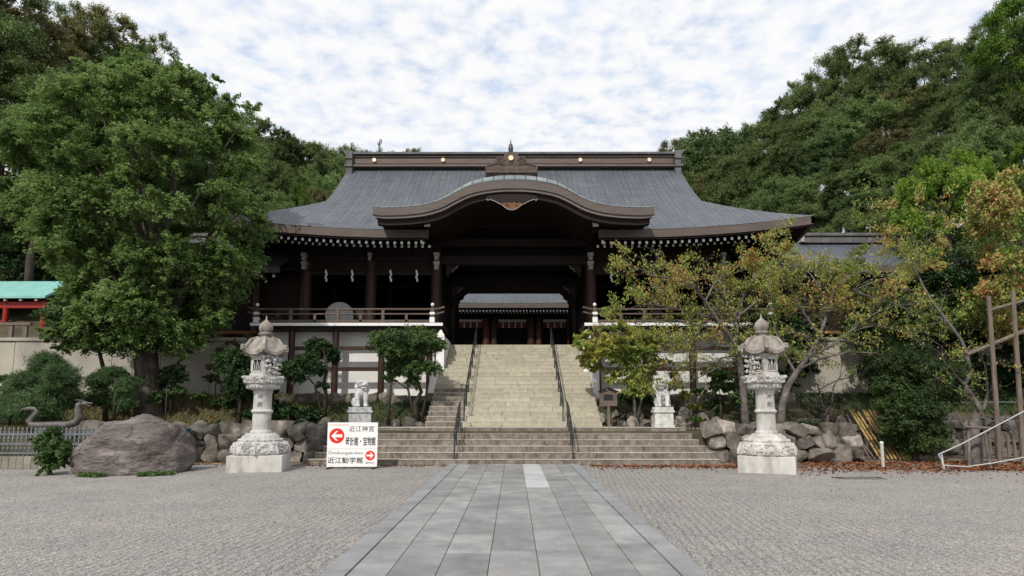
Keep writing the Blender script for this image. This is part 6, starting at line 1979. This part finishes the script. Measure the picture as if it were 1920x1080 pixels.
cherry('crooked young tree on a mossy stump held by wooden props at the right', 19.2, (1832, 872), [
    dict(p=[(1829, 876), (1826, 830), (1824, 795), (1830, 775)], r=.22, e=.15, base=1, tw=0, d=0),
    dict(p=[(1838, 770), (1823, 745), (1807, 721), (1818, 698), (1811, 663), (1800, 636), (1776, 604), (1749, 570), (1730, 538), (1720, 515), (1720, 480)], r=.095, e=.03, d=0.2, tw=.25),
    dict(p=[(1842, 768), (1850, 740), (1848, 713), (1846, 690)], r=.065, e=.025, d=0.3, tw=.3),
    dict(p=[(1807, 721), (1792, 706), (1782, 690)], r=.05, e=.02, d=-0.3, tw=.4),
    dict(p=[(1749, 570), (1735, 562), (1715, 555)], r=.035, e=.012, d=-0.5, tw=.5),
    dict(p=[(1776, 604), (1750, 592), (1730, 588)], r=.035, e=.012, d=0.6, tw=.5),
    dict(p=[(1720, 515), (1700, 490), (1680, 470), (1665, 440)], r=.03, e=.01, d=0.5, tw=1),
    dict(p=[(1720, 480), (1735, 450), (1740, 420)], r=.03, e=.01, d=-0.6, tw=1),
], 83, 2600, 0.095, M['lv_cherry'], 1.5, ground=0.0)
cherry('thin forked bare tree in front of the shaded stone wall right of the lantern', 22.3, (1545, 830), [
    dict(p=[(1549, 850), (1550, 800), (1552, 775)], r=.08, e=.06, base=1, tw=0, d=0),
    dict(p=[(1552, 778), (1540, 755), (1535, 730), (1528, 712)], r=.05, e=.02, d=0.3),
    dict(p=[(1552, 778), (1560, 750), (1562, 725), (1575, 705)], r=.045, e=.02, d=-0.3),
    dict(p=[(1535, 730), (1570, 712), (1600, 708), (1625, 690)], r=.03, e=.01, d=-0.7),
], 84, 250, 0.09, M['lv_garden'], 1.0, ground=0.0)

# ---- right-hand props
def pole(mb, u0, v0, u1, v1, Y0, Y1, r, n=10, ground=False):
    a, b = P(u0, v0, Y0), P(u1, v1, Y1)
    if ground: b.z = -0.1
    mb.tube([a, a.lerp(b, 0.5), b], [r * 0.9, r, r * 1.05], n)


SY = 18.7
sp_ = thing('tree_support', 'tall weathered pole frame propping the leaning trees at the right edge', 'support frame', (P(1885, 880, SY).x, SY, 0))
for a in ((1852, 556, 1875, 884, SY, SY - 0.05, 0.066, 1), (1897, 545, 1919, 884, SY + 0.2, SY, 0.068, 1), (1811, 665, 1990, 592, SY - 0.05, SY + 0.4, 0.06, 0), (1852, 582, 1990, 545, SY + 0.1, SY + 0.4, 0.05, 0)):
    mb = MB(); pole(mb, *a[:7], ground=a[7]); mb.build('pole', M['polewood'], sp_, world=True, smooth=True)
tp_ = thing('trunk_prop', 'short three pole prop tied around the mossy stump', 'prop', (P(1832, 876, SY - 0.1).x, SY - 0.1, 0))
for a in ((1814, 800, 1816, 876, SY - .1, SY - .25, .045, 1), (1843, 800, 1856, 880, SY - .1, SY - .3, .045, 1)):
    mb = MB(); pole(mb, *a[:7], ground=a[7]); mb.build('leg', M['cherrybark'], tp_, world=True, smooth=True)
mb = MB(); pole(mb, 1806, 800, 1856, 803, SY - .17, SY - .17, .04); mb.build('crossbar', M['polewood'], tp_, world=True, smooth=True)

rp_ = G(1767, 882)
rt = thing('rope_barrier', 'slack white rope barrier strung from a low stake at the right edge', 'rope barrier', rp_)
YR_ = rp_.y
for u0, v0, v1 in ((1764, 852, 884), (2060, 720, 905)):
    mb = MB(); a = P(u0, v0, YR_); mb.tube([a, Vector((a.x + 0.05, YR_, -0.1))], 0.022, 8); mb.build('stake', M['rope'], rt, world=True, smooth=True)
for pts in ([(1758, 852), (1800, 833), (1850, 807), (1920, 770), (2060, 722)], [(1765, 872), (1810, 875), (1860, 868), (1920, 857), (2060, 830)], [(1758, 852), (1764, 862), (1766, 872)]):
    mb = MB(); mb.tube([P(u, v, YR_) for u, v in pts], 0.015, 8); mb.build('rope', M['rope'], rt, world=True, smooth=True)

wp = G(1655, 876)
t = thing('marker_post', 'short white post standing at the edge of the fallen leaves', 'post', wp)
mb = MB(); mb.cyl(0, 0, -0.05, 0.66, 0.045, 16); mb.build('shaft', M['rope'], t, smooth=True)
mb = MB(); mb.lathe([(0.05, 0.655), (0.05, 0.69), (0.02, 0.71)], n=16); mb.build('cap', M['white'], t, smooth=True)

BLAB = ['yellow bamboo pole leaning in the bundle against the shaded stone wall']
for k in range(9):
    a = P(1592 + k * 8 + random.uniform(-4, 4), 772 + random.uniform(-3, 4), 22.6); b = P(1650 + k * 7.5, 862 + random.uniform(-4, 3), 20.4); b.z = 0.04
    mb = MB(); d = b - a
    mb.tube([a + d * (i / 6) for i in range(7)], [0.035 + 0.004 * (i % 2) for i in range(7)], 8)
    for i in range(1, 6): mb.tube([a + d * (i / 6 - 0.004), a + d * (i / 6 + 0.004)], 0.043, 8)
    o = mb.build('bamboo_pole', M['bamboo'], smooth='all'); tag(o, BLAB[0], 'bamboo pole', 'bamboo poles leaning on the stone wall')
for k in range(2):
    a = P(1572 + k * 14, 775, 22.4); b = P(1640 - k * 10, 856 + k * 4, 20.5); b.z = 0.04
    mb = MB(); d = b - a
    mb.tube([a + d * (i / 6) for i in range(7)], 0.03, 8)
    for i in range(1, 6): mb.tube([a + d * (i / 6 - 0.004), a + d * (i / 6 + 0.004)], 0.037, 8)
    o = mb.build('bamboo_pole', M['polewood'], smooth='all'); tag(o, 'grey brown pole lying apart below the yellow bamboo bundle', 'bamboo pole', 'grey poles below the bamboo bundle')

pf = thing('pipe_fence', 'thin grey pipe fence with a slanted brace in the shade at the far right', 'fence', (P(1830, 800, 22.4).x, 22.4, 0))
for v in (755, 790, 846):
    mb = MB(); mb.tube([P(1750, v, 22.4), P(2000, v - 2, 22.4)], 0.02, 6); mb.build('pipe', M['ironfence'], pf, world=True)
mb = MB(); mb.tube([P(1878, 770, 22.35), P(1910, 830, 22.35)], 0.025, 6); mb.build('brace', M['ironfence'], pf, world=True)
for u in (1752, 1862, 1985):
    mb = MB(); a = P(u, 740, 22.45); mb.tube([a, Vector((a.x, 22.45, -0.1))], 0.025, 6); mb.build('post', M['ironfence'], pf, world=True)
pk = thing('picket_fence', 'low wooden picket fence in the shade behind the support poles', 'fence', (P(1900, 860, 21.2).x, 21.2, 0))
mb = MB()
for k in range(24):
    x = -1.6 + k * 0.2; mb.bx(x, x + 0.09, -0.02, 0.02, 0.05, 0.75)
mb.build('pickets', M['polewood'], pk)
mb = MB(); mb.bx(-1.7, 3.3, 0.02, 0.06, 0.55, 0.63); mb.bx(-1.7, 3.3, 0.02, 0.06, 0.15, 0.23); mb.build('rail', M['polewood'], pk)

# ------------------------------------------------------------------ ground cover, soil and fallen leaves
mb = MB()
edge = [(7.9, 18.6), (8.6, 17.9), (9.8, 17.6), (11.2, 17.5), (12.8, 17.3), (14.5, 17.2), (17, 17.0), (26, 16.6), (26, 23.2), (7.9, 23.2), (6.0, 19.9), (6.2, 18.9)]
mb.add([(x, y, 0.006) for x, y in edge], [tuple(range(len(edge)))])
tag(mb.build('soil_bed', M['dirt']), kind='structure')
mb = MB()
edge = [(-5.6, 18.6), (-6.8, 18.2), (-8.5, 18.9), (-10.0, 18.9), (-11.2, 18.5), (-13.5, 18.6), (-13.5, 20), (-5.9, 20)]
mb.add([(x, y, 0.006) for x, y in edge], [tuple(range(len(edge)))])
tag(mb.build('soil_bed', M['dirt']), kind='structure')


def litter(n, sampler, size, mat, name, label, seed, z_=0.02, up=2.0):
    rg = np.random.default_rng(seed)
    pts = []
    while len(pts) < n:
        x, y = sampler(rg)
        pts.append((x, y, terr(x, y) * (y > 20.05 or y < 0) + z_))
    o = link(bpy.data.objects.new(name, quads_mesh(name, leaf_cloud(pts, np.full((n, 3), 0.012), n, size, rg, up=up, out=0.1, rnd=0.5, weights=np.ones(n)), mat)))
    return tag(o, label, 'ground cover', kind='stuff')


def lit1(rg):
    while True:
        x = rg.uniform(2.2, 16); y = 18.62 - abs(rg.normal()) * 0.55 if x < 6.4 else rg.uniform(16.8, 20.0)
        if x < 6.4:
            if rg.random() < 0.05 + 0.07 * x: return x, max(16.6, y)
            continue
        e = 17.9 - (x - 6.4) * 0.09
        if y < e and rg.random() > math.exp((y - e) * 2.6): continue
        if rg.random() < 0.45 + 0.55 * (math.sin(x * 2.1) * math.sin(y * 3.3) > -0.2): return x, y


def lit2(rg):
    x = rg.uniform(-13, -1.9); return x, 18.6 - abs(rg.normal()) * 0.25 if x > -6 else rg.uniform(18.3, 19.7)


litter(5200, lit1, 0.085, M['lv_litter'], 'fallen_leaves', 'drift of rust brown fallen leaves along the right edge of the gravel', 91)
litter(700, lit2, 0.07, M['lv_litter'], 'fallen_leaves', 'few brown fallen leaves at the foot of the left wall', 92)
litter(1600, lambda rg: (rg.uniform(6.5, 17), 17.6 - abs(rg.normal()) * 0.8), 0.06, M['lv_litter'], 'fallen_leaves', 'loose rust brown leaves scattered on the gravel in front of the leaf drift', 97)
litter(500, lambda rg: (rg.uniform(-10, 12), rg.uniform(8, 18.4)), 0.035, M['lv_litter'], 'fallen_leaves', 'specks of dry leaves strewn over the gravel court', 93)


def tufts(n, sampler, size, mat, name, label, seed):
    rg = np.random.default_rng(seed)
    pts = []
    for _ in range(n):
        x, y = sampler(rg); pts.append((x, y, terr(x, y) + size * 0.25))
    v = leaf_cloud(pts, np.full((n, 3), 0.03), n, size, rg, up=0.0, out=0.2, rnd=0.6, aspect=0.14, weights=np.ones(n), droop=0)
    v = v.reshape(-1, 4, 3)
    # stand the blades up
    c = v.mean(1, keepdims=True); d = v[:, 0] - v[:, 2]
    upv = np.stack([rg.normal(size=n) * 0.45, rg.normal(size=n) * 0.45, np.ones(n)], 1); upv /= np.linalg.norm(upv, axis=1)[:, None]
    sd = np.cross(upv, rg.normal(size=(n, 3))); sd /= np.linalg.norm(sd, axis=1)[:, None]
    s = size * (0.5 + rg.random(n))[:, None]
    v = np.stack([c[:, 0] + upv * s * 0.5, c[:, 0] + sd * s * 0.09, c[:, 0] - upv * s * 0.5, c[:, 0] - sd * s * 0.09], 1)
    o = link(bpy.data.objects.new(name, quads_mesh(name, v.reshape(-1, 3), mat)))
    return tag(o, label, 'grass', kind='stuff')


tufts(9000, lambda rg: (rg.uniform(-14, -6.2), rg.uniform(20.4, 25.8)), 0.16, M['lv_grass'], 'grass', 'dry yellow green grass on the sloping bed above the left wall', 94)
tufts(9000, lambda rg: (rg.uniform(-22, -13), rg.uniform(20.4, 25.8)), 0.18, M['lv_grass'], 'grass', 'dry grass on the bed behind the iron fence', 95)
tufts(7000, lambda rg: (rg.uniform(-9, -3.1), rg.uniform(22.5, 24.2)), 0.13, M['lv_dark'], 'ground_cover', 'dark low ground cover on the bed left of the cream stairs', 96)
tufts(7000, lambda rg: (rg.uniform(3.1, 10), rg.uniform(22.5, 25.8)), 0.13, M['lv_dark'], 'ground_cover', 'dark low ground cover on the bed right of the cream stairs', 97)
tufts(9000, lambda rg: (rg.uniform(10.5, 24), rg.uniform(23.2, 26)), 0.22, M['lv_dark'], 'ground_cover', 'dark undergrowth above the shaded stone wall at the right', 98)
# weeds at the foot of the boulder
wd_ = lambda rg: (lambda q: (BB[0] + 1.32 * math.cos(q) + rg.normal() * 0.16, BB[1] - 0.04 + 1.12 * math.sin(q) + rg.normal() * 0.06))(rg.uniform(-2.2, -0.5))
def wd0(rg):
    x, y = wd_(rg); return x, y
rg = np.random.default_rng(99)
pts = [p_ for p_ in ((*wd0(rg), 0.04) for _ in range(1600)) if math.sin(p_[0] * 4.3 + 1) > 0.05][:700]
pts += pts[:700 - len(pts)]
o = link(bpy.data.objects.new('weeds', quads_mesh('weeds', leaf_cloud(pts, np.full((700, 3), 0.06), 1500, 0.07, rg), M['lv_garden'])))
tag(o, 'small green weeds sprouting at the foot of the boulder', 'weeds', kind='stuff')

p = G(1610, 897)
dc = thing('drain_cover', 'flat weathered drain slab set in the gravel among leaves at the right', 'drain cover', (p.x, p.y, 0))
mb = MB(); mb.bx(-0.55, 0.55, -0.2, 0.2, -0.02, 0.02); mb.build('slab', M['joint'], dc, bevel=0.01)
mb = MB(); mb.bx(-0.5, -0.42, -0.1, 0.1, 0.018, 0.026); mb.bx(0.42, 0.5, -0.1, 0.1, 0.018, 0.026); mb.build('handle', M['blackmetal'], dc)

clump_tree('evergreen_tree', 'dark evergreen between the second cherry tree and the right gallery wall', 'tree', 25.2, (1480, 760), [(1470, 600, 30), (1500, 580, 30), (1490, 640, 34), (1520, 620, 26), (1460, 660, 28), (1505, 690, 26), (1475, 715, 24)], M['lv_dark'], 11000, 0.13, [[(1480, 770, .09), (1482, 690, .07), (1488, 600, .03)]], 'darkbark', seed=171)
clump_tree('evergreen_tree', 'dark green bush against the right retaining wall under the cherry boughs', 'tree', 25.2, (1625, 760), [(1610, 610, 30), (1640, 600, 32), (1625, 570, 30), (1650, 650, 34), (1620, 650, 24), (1640, 700, 30), (1660, 740, 30)], M['lv_dark'], 11000, 0.13, [[(1630, 770, .09), (1632, 690, .07), (1630, 600, .03)]], 'darkbark', seed=172)
clump_tree('evergreen_tree', 'deep green tree filling the far right corner behind the poles', 'tree', 25.4, (1940, 780), [(1900, 640, 40), (1940, 600, 44), (1960, 680, 44), (1910, 710, 40), (1880, 740, 30), (1930, 760, 34), (1980, 560, 44)], M['lv_dark'], 14000, 0.15, [[(1940, 790, .14), (1940, 700, .10), (1940, 600, .03)]], 'darkbark', seed=173)

clump_tree('shrub', 'green leafy bushes growing along the foot of the grey wall left of the big trunk', 'shrub', 23.4, (165, 760), [(150, 735, 22), (180, 742, 22), (130, 745, 20), (210, 748, 18)], M['lv_garden'], 5000, 0.09, [[(165, 765, .03), (165, 745, .015)]], 'darkbark', seed=181)
clump_tree('shrub', 'loose twiggy shrub with thin leaves rising above the lantern side of the grey wall', 'shrub', 24.6, (400, 752), [(392, 690, 16), (415, 660, 18), (405, 710, 18), (430, 640, 16), (455, 650, 18), (470, 630, 14)], M['lv_olive'], 3600, 0.08, [[(402, 760, .03), (405, 700, .02), (430, 640, .008)]], 'darkbark', seed=182)
clump_tree('shrub', 'leafy shrub hugging the right side of the big trunk', 'shrub', 22.2, (308, 770), [(312, 715, 20), (325, 690, 20), (305, 740, 20), (330, 735, 16)], M['lv_garden'], 5000, 0.09, [[(310, 775, .03), (312, 730, .015)]], 'darkbark', seed=183)
clump_tree('small_tree', 'small dark green tree below the big crown left of its trunk', 'tree', 22.6, (275, 730), [(110, 600, 34), (150, 590, 36), (190, 605, 36), (230, 610, 34), (140, 630, 30), (90, 625, 22), (180, 640, 26), (215, 640, 24)], M['lv_garden'], 22000, 0.10, [[(200, 760, .10), (195, 700, .08), (180, 640, .05), (160, 600, .03)]], 'darkbark', seed=184)

clump_tree('shrub', 'broad dark green shrub hiding the foot of the grey wall behind the left lantern', 'shrub', 24.4, (500, 760), [(490, 720, 26), (520, 735, 22), (465, 735, 24), (505, 690, 22), (480, 700, 20)], M['lv_dark'], 7000, 0.10, [[(500, 765, .04), (498, 730, .02)]], 'darkbark', seed=191)
clump_tree('shrub', 'spreading green shrub on the sloping grass bed right of the small round shrub', 'shrub', 23.2, (420, 765), [(415, 748, 16), (435, 752, 14), (400, 755, 12)], M['lv_garden'], 2600, 0.09, [[(420, 770, .02), (420, 752, .012)]], 'darkbark', seed=192)
clump_tree('pine_tree', 'young feathery pine at the far left edge behind the iron fence', 'tree', 22.0, (15, 800), [(20, 735, 26), (5, 760, 28), (30, 765, 24), (15, 715, 18)], M['lv_pine'], 18000, 0.15, [[(15, 805, .06), (15, 730, .02)]], 'darkbark', seed=193, aspect=0.10, up=0.5, shell=0.15)

for u_, lab in ((15, 'dark bush on the slope behind the left end of the green roofed pavilion'), (85, 'dark bush on the slope behind the right end of the green roofed pavilion')):
    clump_tree('shrub', lab, 'shrub', 35.0, (u_, 560), [(u_ - 30, 500, 32), (u_, 490, 34), (u_ + 30, 505, 30), (u_ - 10, 525, 30), (u_ + 20, 530, 28)], M['lv_dark'], 7000, 0.16, [[(u_, 560, .08), (u_, 500, .03)]], 'darkbark', seed=200 + u_)
clump_tree('shrub', 'low leafy plants hanging over the rubble wall right of the right lantern', 'shrub', 20.6, (1520, 800), [(1505, 795, 16), (1530, 792, 14), (1550, 800, 12)], M['lv_dark'], 2600, 0.08, [[(1520, 806, .02), (1520, 795, .012)]], 'darkbark', seed=301)
clump_tree('shrub', 'low leafy plants spilling over the left rubble wall beside the left lantern', 'shrub', 20.6, (400, 800), [(385, 795, 14), (415, 797, 13), (560, 800, 16), (535, 798, 14)], M['lv_dark'], 3200, 0.08, [[(400, 806, .02), (400, 795, .012)]], 'darkbark', seed=302)
